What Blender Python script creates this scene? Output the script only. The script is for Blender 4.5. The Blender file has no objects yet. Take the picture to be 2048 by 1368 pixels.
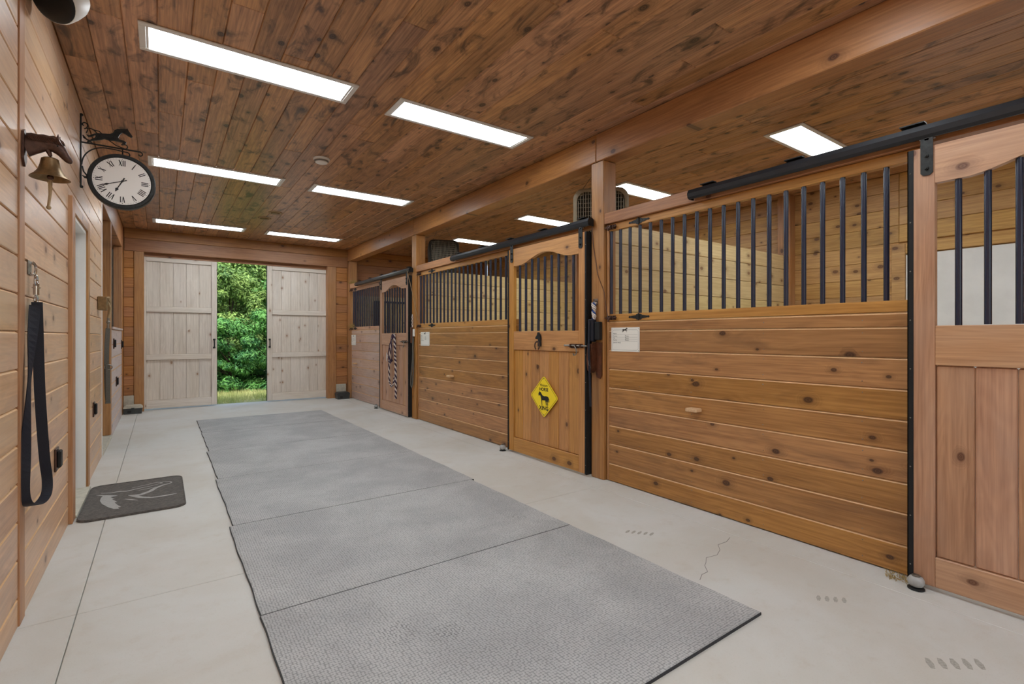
import bpy, bmesh, math, random
from mathutils import Vector, Matrix
from mathutils.geometry import tessellate_polygon
R = random.Random(7)
scene = bpy.context.scene
C = scene.collection
PI = math.pi

# ------------------------------------------------------------------ camera, sky, exposure
YAW = math.atan(702 / 988)
cam = bpy.data.cameras.new('camera')
cam.sensor_width = 36; cam.lens = 988 / 2048 * 36
cam.shift_y = -11 / 2048; cam.clip_start = .02; cam.clip_end = 300
camo = bpy.data.objects.new('camera', cam); C.objects.link(camo)
camo.location = (0, 0, 1.22); camo.rotation_euler = (PI / 2, 0, -YAW)
scene.camera = camo

W = bpy.data.worlds.new('sky'); scene.world = W; W.use_nodes = True
nt = W.node_tree; nt.nodes.clear()
sky = nt.nodes.new('ShaderNodeTexSky'); sky.sky_type = 'NISHITA'; sky.sun_disc = False
sky.sun_elevation = math.radians(52); sky.sun_rotation = math.radians(150)
sky.air_density = 1.2; sky.dust_density = 3.5
bgn = nt.nodes.new('ShaderNodeBackground'); bgn.inputs[1].default_value = .34
wo = nt.nodes.new('ShaderNodeOutputWorld')
nt.links.new(sky.outputs[0], bgn.inputs[0]); nt.links.new(bgn.outputs[0], wo.inputs[0])
sun = bpy.data.lights.new('sun', 'SUN'); sun.energy = 4.2; sun.angle = .3; sun.color = (1, .95, .86)
suno = bpy.data.objects.new('sun', sun); C.objects.link(suno)
suno.rotation_euler = (math.radians(42), 0, math.radians(-70))
LAMP = 18.5
v = scene.view_settings
v.view_transform = 'Standard'; v.look = 'None'; v.gamma = 1; v.use_curve_mapping = False; v.exposure = 0.0

# ------------------------------------------------------------------ materials
def lin(c):
    return tuple(((x / 255) / 12.92 if x / 255 <= .04045 else ((x / 255 + .055) / 1.055) ** 2.4) for x in c[:3]) + (1,)

class N:
    def __init__(s, name):
        s.m = bpy.data.materials.new(name); s.m.use_nodes = True
        s.t = s.m.node_tree; s.b = s.t.nodes['Principled BSDF']
    def n(s, kind, **kw):
        x = s.t.nodes.new('ShaderNode' + kind)
        for k, val in kw.items():
            if k.startswith('i_'):
                key = k[2:]; key = int(key) if key.isdigit() else key.replace('_', ' ')
                s.put(x.inputs[key], val)
            else: setattr(x, k, val)
        return x
    def put(s, sock, val):
        if isinstance(val, bpy.types.NodeSocket): s.t.links.new(val, sock)
        elif isinstance(val, bpy.types.Node): s.t.links.new(val.outputs[0], sock)
        else: sock.default_value = val
    def math(s, op, a, b=None, c=None, clamp=False):
        x = s.n('Math', operation=op, use_clamp=clamp); s.put(x.inputs[0], a)
        if b is not None: s.put(x.inputs[1], b)
        if c is not None: s.put(x.inputs[2], c)
        return x.outputs[0]
    def rng(s, val, a, b, c=0., d=1.):
        x = s.n('MapRange', interpolation_type='SMOOTHSTEP'); s.put(x.inputs[0], val)
        for i, q in enumerate((a, b, c, d)): s.put(x.inputs[i + 1], q)
        return x.outputs[0]
    def mix(s, f, a, b, bt='MIX'):
        x = s.n('Mix', data_type='RGBA', blend_type=bt)
        s.put(x.inputs[0], f); s.put(x.inputs[6], a); s.put(x.inputs[7], b)
        return x.outputs[2]
    def noise(s, vec, scale, detail=3, rough=.5, dist=0):
        x = s.n('TexNoise'); s.put(x.inputs['Vector'], vec)
        x.inputs['Scale'].default_value = scale; x.inputs['Detail'].default_value = detail
        x.inputs['Roughness'].default_value = rough; x.inputs['Distortion'].default_value = dist
        return x.outputs[0]
    def vec(s, a, b, c):
        x = s.n('CombineXYZ'); s.put(x.inputs[0], a); s.put(x.inputs[1], b); s.put(x.inputs[2], c); return x.outputs[0]
    def bump(s, h, strength=.3, dist=.002):
        x = s.n('Bump'); x.inputs['Strength'].default_value = strength; x.inputs['Distance'].default_value = dist
        s.put(x.inputs['Height'], h); s.put(s.b.inputs['Normal'], x.outputs[0])

def plain(name, c, rough=.5, metal=0., spec=.5, var=0., scale=30):
    n = N(name); col = lin(c)
    n.b.inputs['Base Color'].default_value = col
    n.b.inputs['Roughness'].default_value = rough; n.b.inputs['Metallic'].default_value = metal
    n.b.inputs['Specular IOR Level'].default_value = spec
    if var:
        p = n.n('NewGeometry').outputs['Position']
        f = n.rng(n.noise(p, scale, 4, .6), .3, .7)
        d = tuple(x * (1 - var) for x in col[:3]) + (1,)
        n.put(n.b.inputs['Base Color'], n.mix(f, d, col))
        n.bump(f, .25, .001)
    return n.m

def wood(name, light, dark, knotc, along='y', flat='x', rough=.42, knots=.5, stain=0., stainc=(60, 40, 30), grey=0., greyc=(170, 160, 155), spec=.5, bright=.22, hue=.008, kw=1., sat=.84, gain=1.04, sc=(1.6, 7.), tint=(.99, 1.01, .97)):
    def ds(c):
        l = .3 * c[0] + .59 * c[1] + .11 * c[2]
        return lin([min(250, (l + (q - l) * sat) * gain * k) for q, k in zip(c, tint)])
    n = N(name)
    g = n.n('NewGeometry'); oi = n.n('ObjectInfo')
    rnd = oi.outputs['Random']
    sp = n.n('SeparateXYZ'); n.put(sp.inputs[0], g.outputs['Position'])
    ax = {'x': sp.outputs[0], 'y': sp.outputs[1], 'z': sp.outputs[2]}
    ac = [k for k in 'xyz' if k != along and k != flat][0]
    a = n.math('ADD', ax[along], n.math('MULTIPLY', rnd, 91.7))
    b = n.math('ADD', ax[ac], n.math('MULTIPLY', rnd, 33.1))
    c = n.math('ADD', ax[flat], n.math('MULTIPLY', rnd, 57.3))
    # knots in the plane of the board
    kv = n.vec(n.math('MULTIPLY', a, 4.2), n.math('MULTIPLY', b, 6.4), 0.)
    wob = n.noise(n.vec(n.math('MULTIPLY', a, 9.), n.math('MULTIPLY', b, 9.), c), 1., 2)
    vo = n.n('TexVoronoi', voronoi_dimensions='2D', feature='F1'); n.put(vo.inputs['Vector'], kv); vo.inputs['Scale'].default_value = 1.
    vs = n.n('SeparateColor'); n.put(vs.inputs[0], vo.outputs['Color'])
    has = n.math('GREATER_THAN', vs.outputs[0], 1 - knots * .75)
    rad = n.math('MULTIPLY_ADD', vs.outputs[1], .09 * kw, .045)
    dd = n.math('ADD', vo.outputs['Distance'], n.math('MULTIPLY', n.math('SUBTRACT', wob, .5), .06))
    core = n.math('MULTIPLY', n.rng(n.math('DIVIDE', dd, rad), .75, 1.1, 1., 0.), has)
    halo = n.math('MULTIPLY', n.rng(n.math('DIVIDE', dd, rad), .8, 3.2, 1., 0.), has)
    # grain: long streaks, bent round the knots
    warp = n.noise(n.vec(n.math('MULTIPLY', a, .7), n.math('MULTIPLY', b, 5.), n.math('MULTIPLY', c, 5.)), 1., 3, .5, .4)
    wv = n.math('ADD', n.math('MULTIPLY', warp, 1.), n.math('MULTIPLY', halo, .22))
    ring = n.math('SINE', n.math('MULTIPLY', wv, 95.))
    fine = n.noise(n.vec(n.math('MULTIPLY', a, 2.2), n.math('MULTIPLY', b, 75.), n.math('MULTIPLY', c, 75.)), 1., 4, .6)
    f = n.rng(n.math('ADD', n.math('MULTIPLY', fine, .75), n.math('MULTIPLY', warp, .35)), .33, .75)
    f = n.math('ADD', f, n.math('MULTIPLY', ring, .10), clamp=True)
    col = n.mix(f, ds(dark), ds(light))
    if stain:
        st = n.noise(n.vec(n.math('MULTIPLY', a, sc[0]), n.math('MULTIPLY', b, sc[1]), n.math('MULTIPLY', c, sc[1])), 1., 4, .62, .9)
        col = n.mix(n.math('MULTIPLY', n.rng(st, .5, .72), stain), col, ds(stainc))
    if grey:
        st = n.noise(n.vec(n.math('MULTIPLY', a, .9), n.math('MULTIPLY', b, 3.), c), 1.3, 3, .6, .6)
        col = n.mix(n.math('MULTIPLY', n.rng(st, .38, .68), grey), col, ds(greyc))
    col = n.mix(n.math('MULTIPLY', halo, .32), col, lin(knotc))
    kring = n.math('SINE', n.math('MULTIPLY', n.math('DIVIDE', dd, rad), 14.))
    col = n.mix(n.math('MULTIPLY', core, n.math('MULTIPLY_ADD', kring, .15, .8)), col, lin(knotc))
    r2 = n.math('FRACT', n.math('MULTIPLY', rnd, 7.31))
    hs = n.n('HueSaturation'); n.put(hs.inputs['Color'], col)
    n.put(hs.inputs['Value'], n.math('MULTIPLY_ADD', rnd, bright, 1 - bright / 2))
    n.put(hs.inputs['Saturation'], n.math('MULTIPLY_ADD', r2, .12, .94))
    n.put(hs.inputs['Hue'], n.math('MULTIPLY_ADD', r2, hue, .5 - hue / 2))
    n.put(n.b.inputs['Base Color'], hs.outputs[0])
    n.put(n.b.inputs['Roughness'], n.math('MULTIPLY_ADD', fine, .25, rough - .12))
    n.b.inputs['Specular IOR Level'].default_value = spec
    n.bump(n.math('SUBTRACT', fine, n.math('MULTIPLY', core, .5)), .22, .0012)
    return n.m

M = {}
KN = (70, 38, 22)
M['ceil'] = wood('ceiling pine', (204, 142, 98), (142, 92, 60), (50, 32, 24), 'y', 'z', .34, .42, .9, (70, 46, 34), bright=.34, sc=(3.4, 8.), kw=1.3)
for ax_, fl in (('y', 'x'), ('x', 'y')):
    M['left' + ax_] = wood('left wall pine ' + ax_, (216, 172, 130), (188, 138, 96), (110, 74, 52), ax_, fl, .38, .25, .35, (150, 118, 100), .35, (200, 176, 154), bright=.12, tint=(1, 1, 1))
    M['far' + ax_] = wood('far wall pine ' + ax_, (190, 122, 66), (158, 92, 44), KN, ax_, fl, .45, .4, .3, (120, 74, 40), bright=.25)
M['near'] = wood('stall boards', (188, 126, 70), (150, 94, 48), (60, 34, 22), 'y', 'x', .34, .42, .5, (104, 66, 42), bright=.22, sc=(1.2, 6.))
M['greyish'] = wood('faded stall boards', (196, 160, 138), (164, 124, 102), (100, 70, 55), 'y', 'x', .34, .3, .3, (140, 108, 92), .5, (190, 168, 160), bright=.12, tint=(1, 1, 1))  # pinkish boards mixed with paler grey-pink patches
M['doorz'] = wood('door wood upright', (206, 138, 72), (170, 106, 50), KN, 'z', 'x', .4, .25, .3, (140, 84, 44), bright=.16)
M['doory'] = wood('door wood level', (208, 142, 78), (176, 112, 56), KN, 'y', 'x', .4, .25, .2, (150, 92, 50), bright=.14)
M['fdoorz'] = wood('faded door wood upright', (198, 144, 104), (164, 112, 78), (96, 58, 40), 'z', 'x', .4, .25, .4, (150, 104, 74), .35, (184, 148, 124), bright=.12, tint=(1, 1, 1))
M['fdoory'] = wood('faded door wood level', (204, 152, 112), (172, 120, 84), (96, 58, 40), 'y', 'x', .4, .25, .3, (150, 108, 80), .3, (184, 150, 126), bright=.12, tint=(1, 1, 1))
M['postz'] = wood('timber upright', (192, 128, 74), (160, 98, 52), KN, 'z', 'x', .45, .15, .3, (130, 80, 46), .12, bright=.1)
M['beamy'] = wood('timber along aisle', (190, 122, 66), (154, 92, 48), KN, 'y', 'x', .4, .22, .3, (128, 78, 42), bright=.1)
M['beamx'] = wood('timber across', (176, 114, 66), (144, 86, 46), KN, 'x', 'y', .45, .2, .3, (120, 74, 42), bright=.1)
M['tanx'] = wood('partition planks', (228, 196, 142), (206, 168, 112), (128, 84, 50), 'x', 'y', .5, .5, .25, (186, 150, 104), bright=.1)
M['tany'] = wood('stall back planks', (208, 156, 92), (176, 122, 62), (90, 56, 32), 'y', 'x', .5, .5, .4, (140, 96, 54), bright=.2)
M['whitez'] = wood('whitewashed boards upright', (226, 216, 202), (200, 188, 172), (150, 112, 80), 'z', 'y', .6, .22, .35, (190, 172, 152), .3, (214, 208, 200), bright=.06, hue=.004, kw=.6, tint=(1, .99, .985))
M['whitex'] = wood('whitewashed boards level', (228, 219, 206), (206, 194, 178), (150, 112, 80), 'x', 'y', .6, .12, .35, (196, 178, 156), .3, (214, 208, 200), bright=.06, hue=.004, kw=.6, tint=(1, .99, .985))
M['lav'] = wood('lilac painted sheen boards', (206, 190, 186), (180, 160, 154), (110, 90, 80), 'y', 'x', .4, .15, .3, (160, 140, 136), .4, (200, 190, 192), bright=.08, tint=(1, .99, .985))  # grey-lilac sheen of the low wall is put into the wood colour
M['peg'] = wood('pale peg wood', (222, 176, 132), (200, 150, 106), KN, 'x', 'z', .5, .0, bright=.05)
M['black'] = plain('black powder coat', (28, 38, 62), .2, .1, .8)
M['blackmatte'] = plain('black rubber', (22, 23, 25), .6, 0, .4, .2)
M['track'] = plain('black rail paint', (34, 38, 44), .38, .2, .6, .25, 9)
M['iron'] = plain('dark cast iron', (52, 54, 54), .5, .5, .5, .4, 60)
M['bronze'] = plain('dark bronze', (92, 66, 56), .42, .45, .5, .4, 60)
M['brass'] = plain('aged brass', (146, 120, 84), .42, .6, .5, .35, 40)
M['chrome'] = plain('chrome', (200, 200, 202), .18, 1., .5)
M['steel'] = plain('dull steel', (150, 146, 138), .4, .9, .5, .3, 60)
M['leather'] = plain('brown leather', (96, 54, 34), .35, 0, .6, .4, 30)
M['strap'] = plain('navy black webbing', (24, 26, 40), .6, 0, .4, .3, 300)
M['gstrap'] = plain('grey strap', (96, 92, 84), .55, 0, .4, .3, 200)
M['rope'] = plain('tan rope', (186, 160, 124), .8, 0, .3, .3, 300)
M['cream'] = plain('cream rope', (226, 214, 206), .8, 0, .3, .2, 300)
M['purple'] = plain('purple rope', (64, 48, 72), .8, 0, .3, .3, 300)
M['blue'] = plain('blue rope', (48, 78, 142), .8, 0, .3, .2, 300)
M['white'] = plain('white paint', (232, 230, 226), .5, 0, .5, .04, 8)
M['offwhite'] = plain('door white', (238, 238, 234), .55, 0, .5, .08, 4)
M['plate'] = plain('printed white plate', (240, 238, 230), .3)
M['ink'] = plain('black print', (26, 24, 24), .5)
M['greyink'] = plain('grey print', (120, 116, 112), .5)
M['yellow'] = plain('yellow sign face', (255, 226, 40), .4)
M['clockface'] = plain('clock face', (248, 246, 242), .4)
M['plastic'] = plain('dark plastic box', (58, 62, 62), .45, 0, .5, .25, 30)
M['block'] = plain('pale concrete block', (202, 196, 180), .9, 0, .3, .2, 20)
M['trimlamp'] = plain('lamp frame', (222, 220, 216), .45)
M['ball'] = plain('grey nylon roller', (176, 176, 174), .45, 0, .5, .2, 40)
M['cage'] = plain('fan grille wire', (150, 142, 124), .4, .3)
M['fanbody'] = plain('fan housing', (160, 148, 122), .5, 0, .5, .2, 10)
M['fandark'] = plain('dark fan housing', (48, 48, 44), .4, .2, .5, .2, 10)
M['hay'] = plain('dry hay', (190, 162, 96), .8, 0, .3, .4, 90)
M['mud'] = plain('outside earth', (136, 122, 92), .9, 0, .3, .3, 3)
M['decal'] = plain('pale grey mat print', (176, 174, 170), .6, 0, .3, .15, 60)
M['bark'] = plain('bark', (72, 62, 50), .9, 0, .3, .5, 20)
n = N('lamp diffuser'); n.b.inputs['Base Color'].default_value = (.9, .9, .9, 1)
n.b.inputs['Emission Color'].default_value = (.88, .955, 1, 1); n.b.inputs['Emission Strength'].default_value = LAMP
M['lamp'] = n.m
# concrete
n = N('concrete'); p = n.n('NewGeometry').outputs['Position']
f1 = n.noise(p, 1.1, 4, .6, .5); f2 = n.noise(p, 9, 5, .7); f3 = n.noise(p, 150, 2)
col = n.mix(n.rng(f1, .3, .7), lin((200, 196, 187)), lin((210, 210, 206)))
col = n.mix(n.math('MULTIPLY', n.rng(f2, .5, .8), .3), col, lin((184, 170, 150)))
col = n.mix(n.math('MULTIPLY', n.rng(f3, .55, .8), .2), col, lin((170, 158, 142)))
n.put(n.b.inputs['Base Color'], col); n.b.inputs['Roughness'].default_value = .62
n.bump(n.math('ADD', f3, f2), .25, .001); M['concrete'] = n.m
# stall mat rubber with a close pebble pattern
n = N('mat rubber'); p = n.n('NewGeometry').outputs['Position']
vo = n.n('TexVoronoi', voronoi_dimensions='2D', feature='F1'); n.put(vo.inputs['Vector'], p)
vo.inputs['Scale'].default_value = 85; vo.inputs['Randomness'].default_value = .35
f1 = n.noise(p, 2.2, 4, .6, .4); f2 = n.noise(p, 14, 4, .6)
col = n.mix(n.rng(f1, .3, .72), lin((172, 173, 173)), lin((194, 195, 194)))
col = n.mix(n.math('MULTIPLY', n.rng(f2, .5, .75), .22), col, lin((150, 149, 147)))
pit = n.rng(vo.outputs['Distance'], .36, .56)
blot = n.rng(n.noise(p, 1.7, 3, .6, .2), .62, .72)
col = n.mix(n.math('MULTIPLY', pit, n.math('MULTIPLY_ADD', blot, .30, .45)), col, lin((76, 76, 78)))
n.put(n.b.inputs['Base Color'], col); n.b.inputs['Roughness'].default_value = .6
n.bump(n.math('MULTIPLY', pit, -1.), .5, .003); M['mat'] = n.m
M['matedge'] = plain('mat edge', (52, 54, 58), .6, 0, .4, .3, 40)
n = N('door mat rubber'); p = n.n('NewGeometry').outputs['Position']
f = n.noise(p, 45, 5, .7)
n.put(n.b.inputs['Base Color'], n.mix(n.rng(f, .35, .7), lin((74, 70, 66)), lin((104, 98, 92))))
n.b.inputs['Roughness'].default_value = .7; n.bump(f, .5, .003); M['doormat'] = n.m
# leaves and grass
def leafmat(name, a, b):
    n = N(name); p = n.n('NewGeometry').outputs['Position']
    f = n.math('ADD', n.math('MULTIPLY', n.noise(p, 1.6, 3, .6), .6), n.math('MULTIPLY', n.noise(p, 13, 2, .6), .45))
    n.put(n.b.inputs['Base Color'], n.mix(n.rng(f, .36, .66), lin(a), lin(b)))
    n.b.inputs['Roughness'].default_value = .5; n.b.inputs['Specular IOR Level'].default_value = .3
    n.b.inputs['Transmission Weight'].default_value = 0
    return n.m
M['leaf'] = leafmat('tree leaves', (58, 104, 54), (146, 178, 92))
M['leaf2'] = leafmat('shrub leaves', (50, 108, 66), (110, 172, 84))
M['leaf3'] = leafmat('pale leaves', (92, 122, 66), (172, 188, 116))
M['grass'] = leafmat('grass', (150, 172, 96), (214, 214, 156))

# ------------------------------------------------------------------ mesh helpers
class MB:
    """collects shapes for ONE mesh object (world coordinates)"""
    def __init__(s): s.b = bmesh.new()
    def box(s, x0, x1, y0, y1, z0, z1, bev=0.):
        m = Matrix.Translation(((x0 + x1) / 2, (y0 + y1) / 2, (z0 + z1) / 2)) @ Matrix.Diagonal((abs(x1 - x0), abs(y1 - y0), abs(z1 - z0), 1))
        r = bmesh.ops.create_cube(s.b, size=1, matrix=m)
        if bev:
            es = list({e for vv in r['verts'] for e in vv.link_edges})
            bmesh.ops.bevel(s.b, geom=es, offset=bev, segments=1, affect='EDGES')
        return s
    def cyl(s, p, q, r, seg=14, r2=None):
        p, q = Vector(p), Vector(q); d = q - p
        m = Matrix.Translation((p + q) / 2) @ d.to_track_quat('Z', 'Y').to_matrix().to_4x4()
        bmesh.ops.create_cone(s.b, cap_ends=True, segments=seg, radius1=r, radius2=r if r2 is None else r2, depth=d.length, matrix=m)
        return s
    def ball(s, c, r, sc=(1, 1, 1), seg=16):
        m = Matrix.Translation(c) @ Matrix.Diagonal((sc[0], sc[1], sc[2], 1))
        bmesh.ops.create_uvsphere(s.b, u_segments=seg, v_segments=max(6, seg * 2 // 3), radius=r, matrix=m)
        return s
    def tube(s, pts, r, seg=8, flat=None, close=False):
        """swept tube; r number or list; flat=(normal, ratio) squashes it"""
        pts = [Vector(p) for p in pts]; n = len(pts); rings = []
        up = Vector((.13, .27, .95)).normalized()
        for i, p in enumerate(pts):
            a = pts[(i - 1) % n] if (close or i) else p; b = pts[(i + 1) % n] if (close or i < n - 1) else p
            t = (b - a).normalized()
            if flat:
                w = Vector(flat[0]).normalized(); u = w.cross(t).normalized(); w = t.cross(u).normalized()
            else:
                u = up.cross(t)
                if u.length < .05: u = Vector((1, 0, 0)).cross(t)
                u.normalize(); w = t.cross(u); up = w
            rr = r[i] if isinstance(r, (list, tuple)) else r
            ru, rw = (rr, rr * (flat[1] if flat else 1))
            if isinstance(rr, (list, tuple)): ru, rw = rr
            rings.append([s.b.verts.new(p + u * ru * math.cos(2 * PI * k / seg) + w * rw * math.sin(2 * PI * k / seg)) for k in range(seg)])
        m = n if close else n - 1
        for i in range(m):
            A, B = rings[i], rings[(i + 1) % n]
            for k in range(seg): s.b.faces.new((A[k], A[(k + 1) % seg], B[(k + 1) % seg], B[k]))
        if not close:
            s.b.faces.new(list(reversed(rings[0]))); s.b.faces.new(rings[-1])
        return s
    def lathe(s, prof, c, ax='z', seg=24, basis=None):
        B = basis or {'z': Matrix.Identity(3), 'y': Matrix(((1, 0, 0), (0, 0, -1), (0, 1, 0))), 'x': Matrix(((0, 0, 1), (0, 1, 0), (-1, 0, 0)))}[ax]
        rings = []
        for r, h in prof:
            rings.append([s.b.verts.new(Vector(c) + B @ Vector((max(r, 1e-4) * math.cos(2 * PI * k / seg), max(r, 1e-4) * math.sin(2 * PI * k / seg), h))) for k in range(seg)])
        for A, Bb in zip(rings, rings[1:]):
            for k in range(seg): s.b.faces.new((A[k], A[(k + 1) % seg], Bb[(k + 1) % seg], Bb[k]))
        s.b.faces.new(list(reversed(rings[0]))); s.b.faces.new(rings[-1])
        return s
    def prism(s, pts, f, d, bev=0.):
        """outline pts (u,v) mapped by f(u,v)->world, extruded by vector d"""
        d = Vector(d); A = [s.b.verts.new(f(u, w)) for u, w in pts]; B = [s.b.verts.new(Vector(f(u, w)) + d) for u, w in pts]
        n = len(pts)
        for tri in tessellate_polygon([[Vector((u, w, 0)) for u, w in pts]]):
            s.b.faces.new([A[k] for k in tri]); s.b.faces.new([B[k] for k in reversed(tri)])
        for i in range(n): s.b.faces.new((A[i], B[i], B[(i + 1) % n], A[(i + 1) % n]))
        return s
    def stroke(s, pts, w, f, d):
        """flat stroke of width w along a polyline"""
        pts = [Vector(p) for p in pts]; L = []; Rr = []
        for i, p in enumerate(pts):
            a = pts[max(i - 1, 0)]; b = pts[min(i + 1, len(pts) - 1)]; t = (b - a).normalized()
            ww = w[i] if isinstance(w, (list, tuple)) else w
            nn = Vector((-t.y, t.x)) * ww / 2; L.append(p + nn); Rr.append(p - nn)
        d = Vector(d); n = len(pts)
        V = [[s.b.verts.new(Vector(f(q.x, q.y)) + o) for q in K] for K in (L, Rr) for o in (Vector(), d)]
        A, A2, Bq, B2 = V
        for i in range(n - 1):
            for p, q in ((A, Bq), (Bq, B2), (B2, A2), (A2, A)): s.b.faces.new((p[i], p[i + 1], q[i + 1], q[i]))
        s.b.faces.new((A[0], Bq[0], B2[0], A2[0])); s.b.faces.new((A2[-1], B2[-1], Bq[-1], A[-1]))
        return s
    def raw(s, verts, faces):
        V = [s.b.verts.new(q) for q in verts]
        for fc in faces: s.b.faces.new([V[i] for i in fc])
        return s

def wpos(o):
    p = Vector((0, 0, 0))
    while o: p += o.location; o = o.parent
    return p

def obj(name, mb, mat, parent=None, label=None, smooth=False, kind=None, origin=None):
    bm = mb.b
    bmesh.ops.recalc_face_normals(bm, faces=bm.faces)
    vs = bm.verts
    lo = Vector([min(q.co[i] for q in vs) for i in range(3)]); hi = Vector([max(q.co[i] for q in vs) for i in range(3)])
    c = Vector(origin) if origin is not None else (lo + hi) / 2
    for q in vs: q.co -= c
    me = bpy.data.meshes.new(name); bm.to_mesh(me); bm.free()
    me.materials.append(M[mat] if isinstance(mat, str) else mat)
    if smooth:
        me.polygons.foreach_set('use_smooth', [True] * len(me.polygons))
        try: me.set_sharp_from_angle(angle=math.radians(40))
        except Exception: pass
    o = bpy.data.objects.new(name, me); C.objects.link(o)
    if parent: o.parent = parent; o.location = c - wpos(parent)
    else: o.location = c
    if label: o['label'] = label
    if kind: o['kind'] = kind
    return o

def inst(src, wloc, parent, name=None, rot=None):
    o = bpy.data.objects.new(name or src.name.split('.')[0], src.data); C.objects.link(o)
    o.parent = parent; o.location = Vector(wloc) - (wpos(parent) if parent else Vector())
    if rot: o.rotation_euler = rot
    return o

def tag(o, label, cat, group=None):
    o['label'] = label; o['category'] = cat
    if group: o['group'] = group
    return o
def thing(name, label, cat, loc, group=None):
    o = bpy.data.objects.new(name, None); C.objects.link(o); o.location = loc; o.empty_display_size = .1
    return tag(o, label, cat, group)
def struct(name, mb, mat, parent=None, **k):
    return obj(name, mb, mat, parent, kind='structure', **k)
def B(*a): return MB().box(*a)

def text_mb(mb, s, size, f, d, align='CENTER', bold=0.):
    cu = bpy.data.curves.new('t', 'FONT'); cu.body = s; cu.size = size; cu.align_x = align; cu.offset = bold; cu.resolution_u = 3
    o = bpy.data.objects.new('t', cu); C.objects.link(o)
    dg = bpy.context.evaluated_depsgraph_get(); dg.update()
    me = o.evaluated_get(dg).to_mesh()
    vs = [Vector(f(q.co.x, q.co.y)) for q in me.vertices]; fs = [tuple(p.vertices) for p in me.polygons]
    o.evaluated_get(dg).to_mesh_clear()
    bpy.data.objects.remove(o); bpy.data.curves.remove(cu)
    mb.raw([q + Vector(d) for q in vs], fs)
    return mb

HORSE_STAND = [(.02,.70),(.0,.76),(.06,.88),(.10,.97),(.14,.93),(.22,.90),(.32,.76),(.40,.68),(.55,.65),(.70,.67),(.82,.66),(.93,.60),(.99,.45),(1.0,.28),(.95,.22),(.92,.38),(.89,.46),(.90,.33),(.86,.25),(.89,.12),(.90,.02),(.84,.0),(.83,.12),(.80,.24),(.78,.33),(.74,.24),(.76,.12),(.75,.01),(.70,.0),(.69,.12),(.66,.28),(.62,.36),(.45,.34),(.36,.36),(.35,.22),(.35,.10),(.37,.01),(.31,.0),(.30,.12),(.29,.25),(.27,.36),(.24,.5),(.20,.62),(.15,.70),(.11,.68),(.07,.62),(.03,.64)]
HORSE_RUN = [(0,.50),(.06,.47),(.14,.55),(.20,.60),(.22,.62),(.35,.64),(.50,.68),(.57,.74),(.60,.86),(.66,.93),(.78,.97),(.86,.99),(.88,1.04),(.91,.95),(1.0,.74),(.97,.69),(.90,.73),(.83,.80),(.77,.82),(.72,.74),(.68,.60),(.70,.53),(.80,.51),(.86,.46),(.84,.38),(.78,.32),(.74,.33),(.79,.42),(.70,.44),(.62,.44),(.50,.42),(.38,.44),(.30,.38),(.22,.34),(.12,.28),(.04,.18),(.0,.16),(.02,.22),(.10,.33),(.18,.42),(.20,.50),(.18,.53),(.12,.45),(.04,.41)]
HORSE_TROT = [(0,.45),(.05,.58),(.12,.66),(.25,.68),(.45,.66),(.58,.70),(.68,.84),(.78,.95),(.84,1.0),(.86,.95),(1.0,.78),(.97,.72),(.88,.76),(.80,.74),(.76,.60),(.74,.50),(.86,.48),(.90,.36),(.84,.28),(.82,.32),(.84,.42),(.72,.42),(.74,.25),(.84,.05),(.80,.02),(.70,.20),(.64,.38),(.45,.38),(.30,.40),(.30,.28),(.22,.18),(.14,.02),(.08,.03),(.15,.20),(.18,.30),(.10,.24),(.02,.10),(-.03,.12),(.04,.28),(.12,.42),(.10,.52),(.05,.42)]

def board_y(name, xf, xb, y0, y1, z0, z1, mat, par):
    sg = 1 if xb > xf else -1; c1, c2 = .003, .009
    P = [(xb, z0), (xf + sg * c1, z0), (xf, z0 + c1), (xf, z1 - c2), (xf + sg * c2, z1), (xb, z1)]
    mb = MB(); A = [mb.b.verts.new((u, y0, w)) for u, w in P]; Bq = [mb.b.verts.new((u, y1, w)) for u, w in P]
    mb.b.faces.new(A); mb.b.faces.new(Bq[::-1])
    for i in range(6):
        fc = mb.b.faces.new((A[i], Bq[i], Bq[(i + 1) % 6], A[(i + 1) % 6]))
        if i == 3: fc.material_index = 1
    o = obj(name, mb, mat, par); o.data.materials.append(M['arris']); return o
M['arris'] = plain('pale board edge painted highlight', (226, 184, 136), .5, 0, .4, .1, 40)  # pale colour paints in the light caught by the upper chamfer
XL, XP, XF, XB = -.49, 3.06, 3.09, 6.40     # left wall, post line, stall face, stall back wall
YE, YB, ZC = 10.03, -3.2, 2.96              # far wall, wall behind, ceiling

# ------------------------------------------------------------------ floor
fl = struct('floor', B(-2.6, 6.5, YB - .1, YE + .3, -.12, -.012), 'concrete')
g = .0018
for xs, ys in (((-2.55, -.303 ), None), ((-.303, 2.87), None), ((2.87, 6.46), None)):
    for y0, y1 in ((YB, 2.875), (2.875, 6.33), (6.33, YE + .28)):
        obj('slab', B(xs[0] + g, xs[1] - g, y0 + g, y1 - g, -.06, 0, .002), 'concrete', fl)
f0 = lambda u, w: Vector((u, w, .0004))
crack = [(2.20, 1.472), (2.26, 1.5), (2.31, 1.50), (2.36, 1.55), (2.398, 1.567), (2.45, 1.60), (2.53, 1.585), (2.604, 1.613), (2.66, 1.66), (2.74, 1.655), (2.815, 1.678)]
crack = [(x + .35 * (x - 2.2) * 0, y) for x, y in crack]
obj('crack', MB().stroke(crack, .0026, f0, (0, 0, .0006)), 'greyink', fl, 'hairline crack')
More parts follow.
